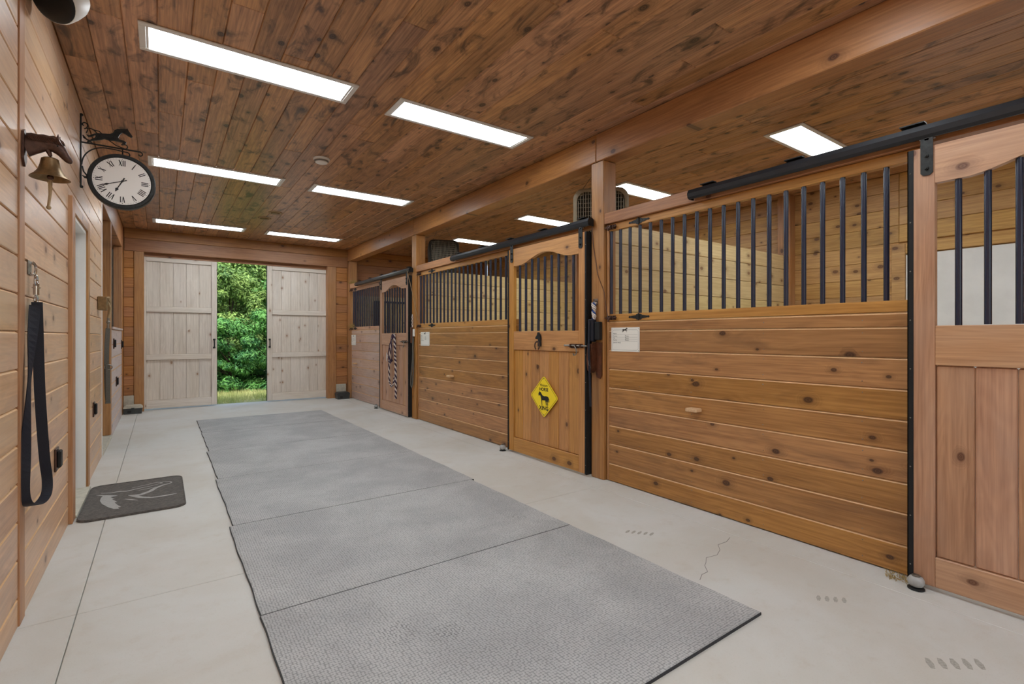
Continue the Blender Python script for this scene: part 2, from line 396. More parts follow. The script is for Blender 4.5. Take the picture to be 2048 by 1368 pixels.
# tread prints left on the slab
tp = MB()
def prints(mb, cx, cy, ang, n, s=1):
    for i in range(n):
        a = ang; px, py = cx + i * .045 * s * math.cos(a), cy + i * .045 * s * math.sin(a)
        c2, s2 = math.cos(a + 1.2), math.sin(a + 1.2)
        e = Vector((c2, s2)) * .032 * s; w = Vector((-s2, c2)) * .011 * s
        q = [Vector((px, py)) + k for k in (-e - w * .6, -e + w * .6, w * 1.1, e + w * .5, e - w * .5, -w * 1.1)]
        mb.prism([tuple(t) for t in q], f0, (0, 0, .0005))
M['print'] = plain('faint tread print', (184, 180, 171), .8, 0, .3, .3, 120)
prints(tp, 2.34, .60, -.65, 5); prints(tp, 2.38, 2.1, -.9, 5, .8); prints(tp, 2.5, 1.05, -.8, 4, .8)
obj('tread_print', tp, 'print', fl, 'faint boot tread prints')

# ------------------------------------------------------------------ ceiling
ce = struct('ceiling', B(-2.6, 6.6, YB - .1, YE + .3, ZC + .018, ZC + .12), 'beamy')
def plank(name, x0, x1, y0, y1, z0, z1, mat, parent, bev=.004):
    return obj(name, B(x0, x1, y0, y1, z0, z1, bev), mat, parent)
x = XL; k = 0
while x < XB - .02:
    w = .158
    y = YB + R.uniform(-2.6, -.2)
    while y < YE - .01:
        L = R.choice((2.4, 3.05, 3.66, 3.66)); a, b = max(y, YB), min(y + L, YE)
        if b - a > .12: plank('ceiling_board', x + .0006, min(x + w, XB) - .0006, a + .0006, b - .0006, ZC, ZC + .02, 'ceil', ce, .0045)
        y += L
    x += w

# ------------------------------------------------------------------ left wall
wl = struct('wall_left', MB().box(XL - .12, XL - .02, YB, 4.40, 0, ZC + .02).box(XL - .12, XL - .02, 4.40, 5.20, 2.07, ZC + .02).box(XL - .12, XL - .02, 5.20, 6.50, 0, ZC + .02), 'beamy')
zl = [0] + [.123 + .16 * i for i in range(18)] + [ZC]
for i in range(len(zl) - 1):
    z0, z1 = zl[i] + .001, zl[i + 1] - .001
    if z1 > ZC: z1 = ZC - .002
    for y0, y1 in ((YB, -.6), (-.6, 2.89), (2.99, 4.27), (5.33, 6.49)):
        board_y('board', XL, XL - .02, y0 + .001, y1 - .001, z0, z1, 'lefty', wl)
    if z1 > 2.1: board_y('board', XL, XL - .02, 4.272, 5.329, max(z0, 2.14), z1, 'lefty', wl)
plank('batten', XL - .02, XL + .006, 2.892, 2.988, 0, ZC - .002, 'postz', wl, .003)
plank('corner_trim', XL - .12, XL + .004, 6.49, 6.515, 0, 2.60, 'offwhite', wl, .002)
# left white door in its recess
d3 = struct('door_3', B(-.60, -.565, 4.40, 5.19, .01, 2.05, .003), 'offwhite')
for zz in (.3, 1.2):
    obj('door_panel', B(-.566, -.560, 4.52, 5.06, zz, zz + .65, .004), 'offwhite', d3)
obj('jamb', B(-.60, XL + .001, 5.175, 5.20, 0, 2.06, .002), 'white', d3); obj('jamb', B(-.60, XL + .001, 4.40, 4.425, 0, 2.06, .002), 'white', d3)
obj('head_jamb', B(-.60, XL + .001, 4.426, 5.174, 2.035, 2.06, .002), 'white', d3)
obj('weather_strip', B(-.5645, -.557, 5.160, 5.174, 0.01, 2.03), 'blackmatte', d3, 'dark weather strip')
obj('casing', B(XL - .015, XL + .022, 4.273, 4.40, 0.001, 2.138, .003), 'postz', d3)
obj('casing', B(XL - .015, XL + .014, 5.20, 5.328, 0.001, 2.138, .003), 'postz', d3)
obj('casing', B(XL - .015, XL + .014, 4.40, 5.20, 2.061, 2.138, .003), 'beamy', d3)
obj('threshold', B(-.60, XL + .03, 4.401, 5.199, .001, .018, .003), 'block', d3)

# alcove beyond the left wall: post, low wall, beam and pale side room
struct('trim_1', B(XL - .14, XL + .001, 6.52, YE - .001, 2.60, ZC - .001, .004), 'beamy')
struct('trim_2', B(XL - .10, XL - .001, 7.60, 7.74, 0.04, 2.598, .004), 'postz')
struct('trim_3', B(XL - .10, XL - .003, 9.62, 9.75, 0, 2.598, .004), 'postz')
lw = struct('wall_low', B(XL - .10, XL - .02, 7.742, 9.618, 0, 1.31), 'beamy')
z = 0.0
for i in range(8):
    z1 = [.16, .32, .48, .64, .80, .96, 1.12, 1.31][i]
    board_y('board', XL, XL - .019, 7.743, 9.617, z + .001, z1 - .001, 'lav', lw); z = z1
plank('cap', XL - .12, XL + .015, 7.743, 9.617, 1.311, 1.34, 'lav', lw, .004)
wl2 = struct('wall_corner', B(XL - .10, XL, 9.751, YE, 0, 2.598), 'postz')
struct('curb', B(XL - .14, XL + .01, 6.517, 7.598, .001, .04, .006), 'block')
struct('wall_side_room', MB().box(-2.58, -2.5, 6.3, YE + .1, 0, ZC + .02).box(-2.5, XL - .121, 6.35, 6.45, 0, ZC + .02).box(-2.5, XL - .101, YE, YE + .1, 0, ZC + .02), 'white')

# ------------------------------------------------------------------ far wall
wf = struct('wall_far', MB().box(XL - .1, -.36, YE + .02, YE + .12, 0, ZC + .02).box(2.84, XB, YE + .02, YE + .12, 0, ZC + .02).box(-.36, 2.84, YE + .02, YE + .12, 2.60, ZC + .02), 'beamx')
def rows(z0, z1, w=.158):
    z = z0; out = []
    while z < z1 - .03: out.append((z + .001, min(z + w, z1) - .001)); z += w
    return out
for z0, z1 in rows(.27, 2.60):
    plank('board', XL + .001, -.357, YE, YE + .02, z0, z1, 'farx', wf, .006)
    plank('board', 2.837, XP - .001, YE, YE + .02, z0, z1, 'farx', wf, .006)
for z0, z1 in rows(.0, ZC):
    plank('board', XF + .05, XB - .001, YE, YE + .02, z0, min(z1, ZC - .002), 'tanx' if z1 < 2.1 else 'farx', wf, .006)
struct('trim_4', B(-.48, XP - .001, YE - .03, YE + .02, 2.80, ZC - .001, .004), 'beamx')
struct('trim_5', B(-.48, XP - .001, YE - .015, YE + .02, 2.60, 2.799, .004), 'beamx')
struct('trim_6', B(-.355, -.226, YE - .012, YE + .13, 0, 2.599, .004), 'postz')
struct('trim_7', B(2.672, 2.835, YE - .012, YE + .13, 0, 2.599, .004), 'postz')
struct('baseboard_far_left', B(XL + .001, -.357, YE - .02, YE + .02, 0, .27, .006), 'block')
struct('baseboard_far_right', B(2.837, XP - .03, YE - .02, YE + .02, 0, .27, .006), 'block')
# the two sliding barn doors, hung just outside the opening
def barn_door(name, x0, x1, stile, hx):
    ya, yb = YE + .135, YE + .175
    d = struct(name, B(x0 + .02, x1 - .02, yb, yb + .02, .03, 2.56), 'whitez')
    zs = [.02, .16, .83, .92, 1.63, 1.72, 2.47, 2.57]
    for a, b in ((x0, x0 + stile[0]), (x1 - stile[1], x1)): obj('stile', B(a, b, ya - .02, yb - .001, .02, 2.57, .004), 'whitez', d)
    for i in (0, 2, 4, 6): obj('rail', B(x0 + stile[0] + .001, x1 - stile[1] - .001, ya - .02, yb - .001, zs[i], zs[i + 1], .004), 'whitex', d)
    for i in (1, 3, 5):
        a, b = x0 + stile[0], x1 - stile[1]; n_ = round((b - a) / .178); w = (b - a) / n_
        for k in range(n_): obj('plank', B(a + k * w + .001, a + (k + 1) * w - .001, ya + .006, yb - .002, zs[i] + .001, zs[i + 1] - .001, .004), 'whitez', d)
    h = MB().box(hx - .018, hx + .018, ya - .026, ya - .021, 1.01, 1.04).box(hx - .018, hx + .018, ya - .026, ya - .021, 1.15, 1.18)
    h.tube([(hx, ya - .024, 1.02), (hx, ya - .055, 1.04), (hx, ya - .062, 1.09), (hx, ya - .055, 1.15), (hx, ya - .024, 1.17)], .009)
    obj('pull_handle', h, 'iron', d, 'dark iron pull handle')
    obj('edge_strip', B(x0 - .004, x0, ya - .02, yb, .02, 2.57) if hx < x0 + .3 else B(x1, x1 + .004, ya - .02, yb, .02, 2.57), 'blackmatte', d)
barn_door('door_1', -.60, .808, (.40, .085), .765)
barn_door('door_2', 1.612, 3.02, (.085, .33), 1.655)
struct('trim_8', B(-.36, 2.84, YE + .10, YE + .134, 2.54, 2.66, .003), 'beamx')
# ------------------------------------------------------------------ wall behind the camera, with its open barn doorway
struct('wall_back', MB().box(XL - .1, .05, YB - .1, YB, 0, ZC + .02).box(2.6, XB, YB - .1, YB, 0, ZC + .02).box(.05, 2.6, YB - .1, YB, 2.55, ZC + .02), 'beamx')

# ------------------------------------------------------------------ stall back wall with window-like white dutch doors
DO = [(.55, 1.80)]
wb = struct('wall_right', B(XB + .02, XB + .12, YB, YE, 0, ZC + .02), 'tany')
for z0, z1 in rows(0, ZC, .185):
    z1 = min(z1, ZC - .002)
    for y0, y1 in ((YB, .5), (.5, 1.9), (1.9, 3.0), (3.0, 6.86), (6.86, YE)):
        if y0 == .5:
            if z0 < 2.12: continue
        plank('board', XB, XB + .02, y0 + .001, y1 - .001, z0, z1, 'tany', wb, .005)
bd = struct('door_4', B(XB - .002, XB + .015, .55, 1.84, .02, 2.08, .003), 'offwhite')
obj('casing', B(XB - .02, XB + .018, 1.842, 1.96, 0, 2.2, .004), 'tany', bd, 'tan wooden casing')
obj('casing', B(XB - .02, XB + .018, .43, .548, 0, 2.2, .004), 'tany', bd, 'tan wooden casing')
obj('casing', B(XB - .02, XB + .018, .55, 1.84, 2.09, 2.2, .004), 'tany', bd, 'tan wooden casing')
# posts at the back of the partitions
for i, y in enumerate((2.955, 6.755)):
    struct('trim_%d' % (9 + i), B(XB - .13, XB - .001, y, y + .15, 0, ZC - .001, .004), 'postz')
# partitions of wide tan planks between the stalls
for i, (y, lab) in enumerate(((3.02, 'tan plank partition between the nearest stall and the arched-door stall'), (6.83, 'tan plank partition behind the bars of the middle stall, nearer the far wall'))):
    t = thing('stall_partition', lab, 'partition', (4.7, y, 0))
    zz = [.005, .21, .41, .62, .83, 1.03, 1.235, 1.437, 1.64, 1.843, 2.046, 2.22]
    for a, b in zip(zz, zz[1:]):
        obj('plank', B(XP + .152, XB - .132, y, y + .038, a + .002, b - .002, .005), 'tanx', t)

# ------------------------------------------------------------------ posts and beams of the aisle
POST = [(2.965, 'timber post between the two nearest stalls, hung with leather tack'), (6.745, 'timber post between the middle and far stalls, with a grey strap'), (9.88, 'timber post in the far corner beside the last stall'), (-.47, 'timber post beside the nearest sliding stall door, out at the right')]
for y, lab in POST:
    tag(obj('timber_post', B(XP, XP + .15, y, y + .148, 0, 2.719, .005), 'postz'), lab, 'post')
BY = [(YB, 3.05), (3.05, 6.82), (6.82, YE - .031)]
BL = ['nearest length of the long timber ceiling beam, over the big barred panel', 'middle length of the long timber ceiling beam, between the two posts', 'farthest length of the long timber ceiling beam, ending at the barn doors']
for (a, b), lab in zip(BY, BL):
    tag(obj('ceiling_beam', B(XP - .008, XP + .15, a + .001, b - .001, 2.722, ZC - .001, .006), 'beamy'), lab, 'beam')

# ------------------------------------------------------------------ lights recessed in the ceiling
def lamp(x0, y0, lab, first, grp):
    w, h = 1.225, .325
    t = thing('ceiling_light', lab, 'light', (x0 + w / 2, y0 + h / 2, ZC), grp)
    if not first:
        fb = MB(); e = .035; zb = ZC - .012
        for bx in ((0, w, 0, e), (0, w, h - e, h), (0, e, e, h - e), (w - e, w, e, h - e)):
            fb.box(x0 + bx[0], x0 + bx[1], y0 + bx[2], y0 + bx[3], zb, ZC - .0005, .003)
        i_ = e; fb.box(x0 + e, x0 + e + .012, y0 + e, y0 + h - e, zb + .004, ZC - .001)
        fb.box(x0 + w - e - .012, x0 + w - e, y0 + e, y0 + h - e, zb + .004, ZC - .001)
        a = obj('frame', fb, 'trimlamp', t); b = obj('diffuser', B(x0 + e, x0 + w - e, y0 + e, y0 + h - e, ZC - .006, ZC - .001), 'lamp', t)
        return t, a, b
    for s in first[1:]: 
        o = s.copy(); C.objects.link(o); o.parent = t
    return t
rowsL = [(-1.7, ''), (.86, ''), (3.395, 'nearest to the camera'), (5.88, 'in the middle row'), (8.93, 'in the farthest row')]
L0 = None
for y, w in rowsL:
    for x, s in ((-.105, 'left'), (1.42, 'right')):
        if w: lab = 'white ceiling light panel on the %s side of the aisle, %s' % (s, w)
        else: lab = 'white ceiling light panel behind the camera, %s side, %s' % (s, 'farther back' if y < 0 else 'just overhead')
        r = lamp(x, y, lab, L0, 'light panels over the aisle')
        if L0 is None: L0 = r
for y, w in ((-1.8, 'behind the camera'), (.03, 'just behind the nearest one seen'), (1.9, 'nearest, above the big barred panel'), (3.77, 'behind the beige fan and post'), (5.6, 'above the middle stall door rail'), (7.62, 'farthest, above the middle barred panel')):
    lamp(4.245, y, 'ceiling light panel over the stalls, ' + w, L0, 'light panels over the stalls')

# smoke detector, round vent cover
t = thing('smoke_detector', 'white round smoke detector on the ceiling between light rows', 'smoke detector', (1.28, 5.02, ZC))
obj('base', MB().lathe([(.075, ZC - .012), (.078, ZC - .001)], (1.28, 5.02, 0)), 'white', t, smooth=True)
obj('cap', MB().lathe([(.04, ZC - .048), (.055, ZC - .042), (.062, ZC - .028), (.066, ZC - .012)], (1.28, 5.02, 0)), 'white', t, smooth=True)
obj('grille_ring', MB().lathe([(.0585, ZC - .036), (.0655, ZC - .030), (.0675, ZC - .022), (.06, ZC - .02)], (1.28, 5.02, 0)), 'greyink', t)
for x_, y_, lab in ((1.31, 7.58, 'nearer of two small tan discs on the ceiling before the far lights'), (1.24, 8.02, 'farther of two small tan discs on the ceiling before the far lights')):
    t = thing('ceiling_vent', lab, 'vent', (x_, y_, ZC))
    obj('ring', MB().lathe([(.085, ZC - .010), (.09, ZC - .001)], (x_, y_, 0)), 'rope', t, smooth=True)
    obj('cap', MB().lathe([(.03, ZC - .026), (.055, ZC - .02), (.06, ZC - .010)], (x_, y_, 0)), 'brass', t, smooth=True)

# ------------------------------------------------------------------ stall headers, tracks
def header(y0, y1, lab, mat):
    tag(obj('header_rail', B(XF - .028, XF + .045, y0, y1, 2.168, 2.262, .004), mat), lab, 'rail')
header(-.321, 2.963, 'heavy wooden header rail over the nearest stall front', 'beamy')
header(3.114, 6.743, 'wooden header rail over the middle stall front', 'beamy')
header(6.894, 9.878, 'wooden header rail over the far stall front', 'fdoory')
def track(y0, y1, lab, ends):
    t = thing('door_track', lab, 'door track', (3.02, (y0 + y1) / 2, 2.2))
    # box section open below, rounded nose, as an outline in (x, z)
    P = [(3.055, 2.245), (3.03, 2.262), (3.0, 2.252), (2.985, 2.225), (2.99, 2.20), (3.005, 2.188), (3.012, 2.188), (3.012, 2.196), (3.001, 2.205), (2.999, 2.225), (3.008, 2.243), (3.03, 2.25), (3.055, 2.232)]
    obj('rail', MB().prism(P, lambda u, w: Vector((u, y0, w - .012)), (0, y1 - y0, 0)), 'track', t)
    obj('rail_lip', B(3.035, 3.058, y0 + .01, y1 - .01, 2.19, 2.231), 'track', t)
    n_ = int((y1 - y0) / .6)
    for i in range(n_ + 1):
        y = y0 + .12 + i * (y1 - y0 - .24) / n_
        obj('bracket', MB().box(3.02, 3.062, y - .05, y + .05, 2.2625, 2.268).box(3.056, 3.061, y - .05, y + .05, 2.22, 2.268), 'iron', t)
    if ends:
        for y in ends: obj('end_cap', MB().prism([(q[0], q[1]) for q in [(3.055, 2.245), (3.03, 2.262), (3.0, 2.252), (2.985, 2.225), (2.99, 2.20), (3.005, 2.188), (3.055, 2.188)]], lambda u, w: Vector((u, y, w - .012)), (0, .006, 0)), 'blackmatte', t)
track(-.4, 2.092, 'black sliding door track above the nearest stall door and big barred panel', (2.092,))
track(3.085, 5.56, 'black sliding door track above the arched door with the yellow sign', (3.079, 5.56))
track(6.84, 9.36, 'black sliding door track above the far stall door', (6.834, 9.36))

# ------------------------------------------------------------------ stall fronts
bar0 = obj('bar', MB().cyl((0, 0, -.36), (0, 0, .36), .0135, 14), 'black', smooth=True, origin=(0, 0, 0))
C.objects.unlink(bar0)
def hinge(par, y, z):
    X = XF - .0005
    F = lambda u, w: Vector((X, y - u, z + w))
    mb = MB()
    for s in (-1, 1):
        pts = [(0, .022), (.022 * s, .022), (.03 * s, .014), (.05 * s, .012), (.085 * s, .006), (.095 * s, .009), (.105 * s, .0), (.095 * s, -.009), (.085 * s, -.006), (.05 * s, -.012), (.03 * s, -.014), (.022 * s, -.022), (0, -.022)]
        mb.prism(pts, F, (-.004, 0, 0))
        for u in (.014, .035, .06, .095): mb.ball(F(u * s, 0) + Vector((-.004, 0, 0)), .0035, seg=8)
    mb.cyl((X - .006, y, z - .028), (X - .006, y, z + .028), .0065, 10)
    obj('hinge', mb, 'iron', par, 'dark iron tee hinge', smooth=True)
def latch(par, y, z):
    X = XF - .001; mb = MB()
    mb.box(X - .004, X, y - .045, y + .045, z - .018, z + .018)
    mb.cyl((X - .014, y - .06, z), (X - .014, y + .062, z), .007, 10)
    for q in (-.03, .0, .03): mb.box(X - .026, X - .003, y + q - .006, y + q + .006, z - .016, z + .016, .002)
    mb.tube([(X - .014, y - .02, z), (X - .04, y - .015, z + .005), (X - .05, y - .005, z - .02), (X - .045, y, z - .035)], .006)
    obj('grille_latch', mb, 'bronze', par, 'small bronze slide latch', smooth=True)
def stall_front(y0, y1, ys, mat, railmat, lab, hy, peg, side_black=None):
    t = thing('stall_front', lab, 'stall front', (XF, (y0 + y1) / 2, 0))
    zz = [.006, .153, .319, .473, .635, .792, .949, 1.109, 1.27, 1.345]
    for a, b in zip(zz, zz[1:]):
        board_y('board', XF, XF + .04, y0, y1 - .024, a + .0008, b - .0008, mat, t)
    obj('edge_stile', B(XF - .004, XF + .045, y1 - .023, y1, .006, 2.166, .003), 'postz', t)
    gr = obj('grille_frame', MB().box(XF, XF + .04, y0, y1 - .024, 1.347, 1.407, .003).box(XF, XF + .04, y0, y1 - .024, 2.108, 2.166, .003), railmat, t, 'hinged wooden grille frame')
    for y in ys: inst(bar0, (XF + .02, y, 1.757), gr)
    if hy:
        for z in (2.137, 1.377):
            hinge(t, hy, z); latch(t, y1 - .055, z)
    y, z = peg
    obj('peg', MB().box(XF - .07, XF, y - .045, y + .045, z - .013, z + .013, .005), 'peg', t, 'pale wooden peg')
    # small screws down the boards
    mb = MB()
    L = y1 - y0
    for f in (.13, .38, .62, .84):
        for a, b in zip(zz, zz[1:]):
            for c in (a + .03, b - .03) if b - a > .1 else ((a + b) / 2,):
                mb.cyl((XF - .0006, y0 + L * f + R.uniform(-.006, .006), c), (XF + .001, y0 + L * f, c), .003, 8)
    obj('screws', mb, 'steel', t, kind='stuff')
    return t
stall_front(.80, 2.953, [.977 + .1024 * i for i in range(20)], 'near', 'doory', 'big near stall front of amber boards topped by a row of black bars', 2.61, (2.095, .703))
stall_front(4.26, 6.735, [4.49 + .1045 * i for i in range(22)], 'near', 'doory', 'middle stall front of boards and black bars between the post and the sign door', 6.28, (5.685, .706))
stall_front(8.06, 9.872, [8.24 + .103 * i for i in range(16)], 'greyish', 'fdoory', 'far stall front of faded pinkish boards by the barn doors', 9.62, (9.55, .70))

# ------------------------------------------------------------------ sliding stall doors
def stall_door(y0, y1, mz, my, lab):
    X0, X1 = 3.012, 3.052
    t = thing('stall_door', lab, 'door', (3.03, (y0 + y1) / 2, 0))
    zb, zt, sw = .022, 2.135, .102
    ya, yb = y0 + sw, y1 - sw
    for a, b in ((y0, ya), (yb, y1)): obj('stile', B(X0, X1, a + .0005, b - .0005, zb, zt, .003), mz, t)
    obj('bottom_rail', B(X0, X1, ya, yb, zb, .165, .003), my, t)
    obj('lock_rail', B(X0, X1, ya, yb, 1.083, 1.272, .003), my, t)
    # arched head rail
    n_ = 24; w = yb - ya; pts = [(0, zt), (0, 1.955)]
    for i in range(n_ + 1):
        u = i / n_
        h = 1.955 if u < .12 or u > .88 else 1.955 + .085 * (.5 - .5 * math.cos(2 * PI * (u - .12) / .76)) ** .8
        pts.append((u * w, h))
    pts += [(w, 1.955), (w, zt)]
    q = []
    for p_ in pts:
        if not q or (abs(p_[0] - q[-1][0]) + abs(p_[1] - q[-1][1])) > 1e-5: q.append(p_)
    obj('arched_head_rail', MB().prism(q, lambda u, h: Vector((X0 + .001, ya + u, h)), (X1 - X0 - .002, 0, 0)), my, t)
    # upright boards of the lower panel
    n_ = 7; w = (yb - ya) / n_ 
    for i in range(n_): obj('panel_board', B(X0 + .012, X1 - .008, ya + i * w + .0008, ya + (i + 1) * w - .0008, .166, 1.082, .006), mz, t)
    zc, h = (1.272 + 2.02) / 2, .375
    for i in range(9): inst(bar0, (X0 + .026, ya + .09 + i * (yb - ya - .17) / 8, 1.60 if i in (0, 8) else 1.635), t)
    # black channels capping both edges
    for s, e in ((y0, y0 - .004), (y1, y1 + .004)):
        d = .02 if e > s else -.02
        mb = MB().box(X0 - .003, X0 - .0005, min(s - d, e), max(s - d, e), zb - .004, zt - .002).box(X0 - .003, X1 + .03, min(s, e), max(s, e), zb - .004, zt - .002)
        obj('edge_channel', mb, 'blackmatte', t, 'black metal edge channel')
        mb = MB()
        for i in range(9): mb.ball((X0 - .003, s - d * .4, .1 + i * .24), .0035, seg=8)
        obj('channel_screws', mb, 'steel', t, kind='stuff')
    # hanger straps with their trolley rollers
    for y in (ya - .03 if ya else 0, yb + .03):
        hg = obj('hanger_strap', MB().prism([(-.024, 2.008), (-.012, 1.996), (.012, 1.996), (.024, 2.008), (.024, 2.175), (-.024, 2.175)], lambda u, h_: Vector((X0 - .006, y + u, h_)), (.005, 0, 0)), 'iron', t, 'dark hanger strap')
        mb = MB()
        for z in (2.03, 2.09): mb.cyl((X0 - .014, y, z), (X0 - .006, y, z), .009, 6).cyl((X0 - .019, y, z), (X0 - .013, y, z), .005, 8)
        obj('bolt', mb, 'iron', hg)
        mb = MB().cyl((X0 + .012, y - .03, 2.188), (X0 + .012, y + .03, 2.188), .008, 10).cyl((X0 + .012, y - .03, 2.186), (X0 + .012, y - .018, 2.186), .015, 12).cyl((X0 + .012, y + .018, 2.186), (X0 + .012, y + .03, 2.186), .015, 12).box(X0 - .006, X0 + .014, y - .008, y + .008, 2.165, 2.19)
        obj('roller', mb, 'chrome', hg, smooth=True)
    return t
stall_door(-.325, .855, 'fdoorz', 'fdoory', 'pale worn stall door at the right edge with a wide stile and black hanger strap')
stall_door(3.122, 4.312, 'doorz', 'doory', 'orange stall door with arched barred window and yellow diamond sign')
stall_door(6.90, 8.10, 'fdoorz', 'fdoory', 'far stall door with arched bars and a twisted rope hung on it')
# floor guides: round rollers by the door feet
for y, lab in ((.815, 'grey ball-shaped floor roller at the foot of the nearest stall door'), (4.36, 'small grey floor roller at the foot of the door with the yellow sign'), (8.17, 'small dark floor guide at the foot of the far stall door')):
    t = thing('door_guide', lab, 'door guide', (2.975, y, 0))
    obj('foot', MB().lathe([(.034, 0.001), (.034, .007), (.018, .012)], (2.975, y, 0)).box(2.965, 3.01, y - .015, y + .015, .001, .006), 'iron', t)
    obj('roller', MB().lathe([(.014, .012), (.026, .018), (.033, .032), (.033, .046), (.026, .058), (.016, .063)], (2.975, y, 0)), 'ball', t, smooth=True)
    obj('cap', MB().lathe([(.016, .063), (.017, .068), (.008, .072)], (2.975, y, 0)), 'steel', t, smooth=True)

# ------------------------------------------------------------------ rubber mats down the aisle
MX = [(1.131, 2.370, .348, 2.142), (2.372, 3.600, .352, 2.140), (3.602, 4.855, .375, 2.165), (4.857, 6.080, .392, 2.168), (6.082, 7.285, .412, 2.165), (7.287, 8.43, .418, 2.150)]
ML = ['grey rubber floor mat nearest the camera, its corner lying free at the right', 'second grey rubber mat from the camera', 'third grey rubber mat, beside the horse-head door mat', 'fourth grey rubber mat from the camera', 'fifth grey rubber mat, next to last before the barn doors', 'farthest grey rubber mat, nearest the barn doors']
for (y0, y1, x0, x1), lab in zip(MX, ML):
    n_ = 30; pts = []
    wv = lambda a: .0018 * math.sin(a * 9 + y0) + .0015 * math.sin(a * 23 + y0 * 3)
    for i in range(n_): pts.append((x0 + (x1 - x0) * i / n_, y0 + .0))
    for i in range(n_): pts.append((x1 + wv(i / n_), y0 + (y1 - y0) * i / n_))
    for i in range(n_): pts.append((x1 - (x1 - x0) * i / n_, y1))
    for i in range(n_): pts.append((x0 + wv(i / n_ + 2), y1 - (y1 - y0) * i / n_))
    t = thing('rubber_mat', lab, 'mat', ((x0 + x1) / 2, (y0 + y1) / 2, 0), 'grey rubber mats down the aisle')
    obj('base', MB().prism(pts, lambda u, w: Vector((u, w, .0005)), (0, 0, .0105)), 'matedge', t)
    cx, cy = (x0 + x1) / 2, (y0 + y1) / 2
    pts2 = [(cx + (a - cx) * (1 - .007 / (x1 - x0)), cy + (b - cy) * (1 - .006 / (y1 - y0))) for a, b in pts]
    obj('top_face', MB().prism(pts2, lambda u, w: Vector((u, w, .011)), (0, 0, .002)), 'mat', t)

# horse-head door mat
t = thing('door_mat', 'dark rounded door mat with a pale horse-head print by the white door', 'mat', (-.16, 4.72, 0))
def rrect(x0, x1, y0, y1, r, n_=6):
    o = []
    for cx, cy, a0 in ((x1 - r, y0 + r, -PI / 2), (x1 - r, y1 - r, 0), (x0 + r, y1 - r, PI / 2), (x0 + r, y0 + r, PI)):
        for i in range(n_ + 1):
            a = a0 + PI / 2 * i / n_; o.append((cx + r * math.cos(a), cy + r * math.sin(a)))
    return o
F = lambda u, w: Vector((u, w, .001))
obj('base', MB().prism(rrect(-.455, .15, 4.25, 5.185, .075), F, (0, 0, .011)), 'doormat', t)
obj('border', MB().tube([(a, b, .0125) for a, b in rrect(-.449, .144, 4.256, 5.179, .07)], .004, 6, close=True), 'doormat', t, 'raised rim')
G = lambda u, w: Vector((u, w, .0122))
mb = MB()
mane = [(-0.403,4.896),(-0.334,4.846),(-0.268,4.796),(-0.283,4.782),(-0.309,4.772),(-0.282,4.707),(-0.298,4.709),(-0.261,4.611),(-0.276,4.604),(-0.253,4.518),(-0.231,4.461),(-0.249,4.458),(-0.24,4.418),(-0.27,4.434),(-0.307,4.507),(-0.348,4.62),(-0.366,4.712),(-0.366,4.794),(-0.358,4.835)]
mb.prism(mane, G, (0, 0, .001))
for pts, w in (([(-0.375,4.93),(-0.318,4.903),(-0.266,4.912),(-0.221,4.884),(-0.152,4.917),(-0.068,4.942),(0.006,4.988)], [.004,.014,.02,.02,.014,.009,.004]),
               ([(-0.189,4.964),(-0.095,5.004),(-0.025,5.04),(0.002,5.02),(0.029,5.029),(0.064,4.995),(0.073,4.967)], [.004,.008,.01,.01,.008,.01,.008]),
               ([(0.073,4.967),(0.055,4.936),(0.019,4.923),(-0.037,4.856),(-0.066,4.784),(-0.126,4.718),(-0.195,4.74)], [.008,.012,.022,.03,.035,.04,.004]),
               ([(-0.203,4.753),(-0.161,4.705),(-0.124,4.64),(-0.063,4.588),(-0.003,4.583),(0.059,4.587),(0.099,4.597)], [.004,.04,.03,.02,.028,.026,.006]),
               ([(-0.218,4.656),(-0.182,4.617),(-0.141,4.57)], [.004,.018,.004]), ([(-0.142,4.858),(-0.088,4.871),(-0.033,4.896)], [.003,.012,.003]),
               ([(-.005, 5.0), (.012, 4.995)], [.01, .01])):
    mb.stroke(pts, w, G, (0, 0, .001))
obj('horse_print', mb, 'decal', t, 'pale horse-head print')

# ------------------------------------------------------------------ yellow diamond sign on the middle door
t = thing('diamond_sign', 'yellow diamond sign reading Miniature HORSE XING on the stall door', 'sign', (3.01, 3.70, .64))
SX = 3.008
S_ = lambda e: (lambda u, w: Vector((SX - e, 3.70 - u, .64 + w)))
def diamond(a, b, r):
    c = [(0, -b), (a, 0), (0, b), (-a, 0)]; o = []
    for i in range(4):
        p, pp, pn = Vector(c[i]), Vector(c[i - 1]), Vector(c[(i + 1) % 4])
        A = p + (pp - p).normalized() * r; Bq = p + (pn - p).normalized() * r
        for k in range(5):
            s = k / 4; o.append(tuple(A * (1 - s) ** 2 + p * 2 * s * (1 - s) + Bq * s * s))
    return o
obj('plate', MB().prism(diamond(.212, .203, .03), S_(0), (-.003, 0, 0)), 'yellow', t)
mb = MB(); loop = diamond(.196, .188, .026)
mb.tube([S_(.0032)(u, w) for u, w in loop], .0016, 4, close=True)
obj('border_line', mb, 'ink', t)
mb = MB()
text_mb(mb, 'Miniature', .036, lambda u, w: S_(.004)(u * .82, w + .098), (0, 0, 0))
text_mb(mb, 'HORSE', .043, lambda u, w: S_(.004)(u, w + .056), (0, 0, 0), bold=.0012)
text_mb(mb, 'XING', .056, lambda u, w: S_(.004)(u, w - .128), (0, 0, 0), bold=.0016)
obj('lettering', mb, 'ink', t)
obj('horse_print', MB().prism(HORSE_STAND, lambda u, w: S_(.0035)(u * .165 - .083, w * .135 - .082), (-.0006, 0, 0)), 'ink', t, 'black pony silhouette')
mb = MB()
for z in (.172, -.172): mb.ball(S_(.003)(0, z), .004, seg=8)
obj('screw', mb, 'steel', t)

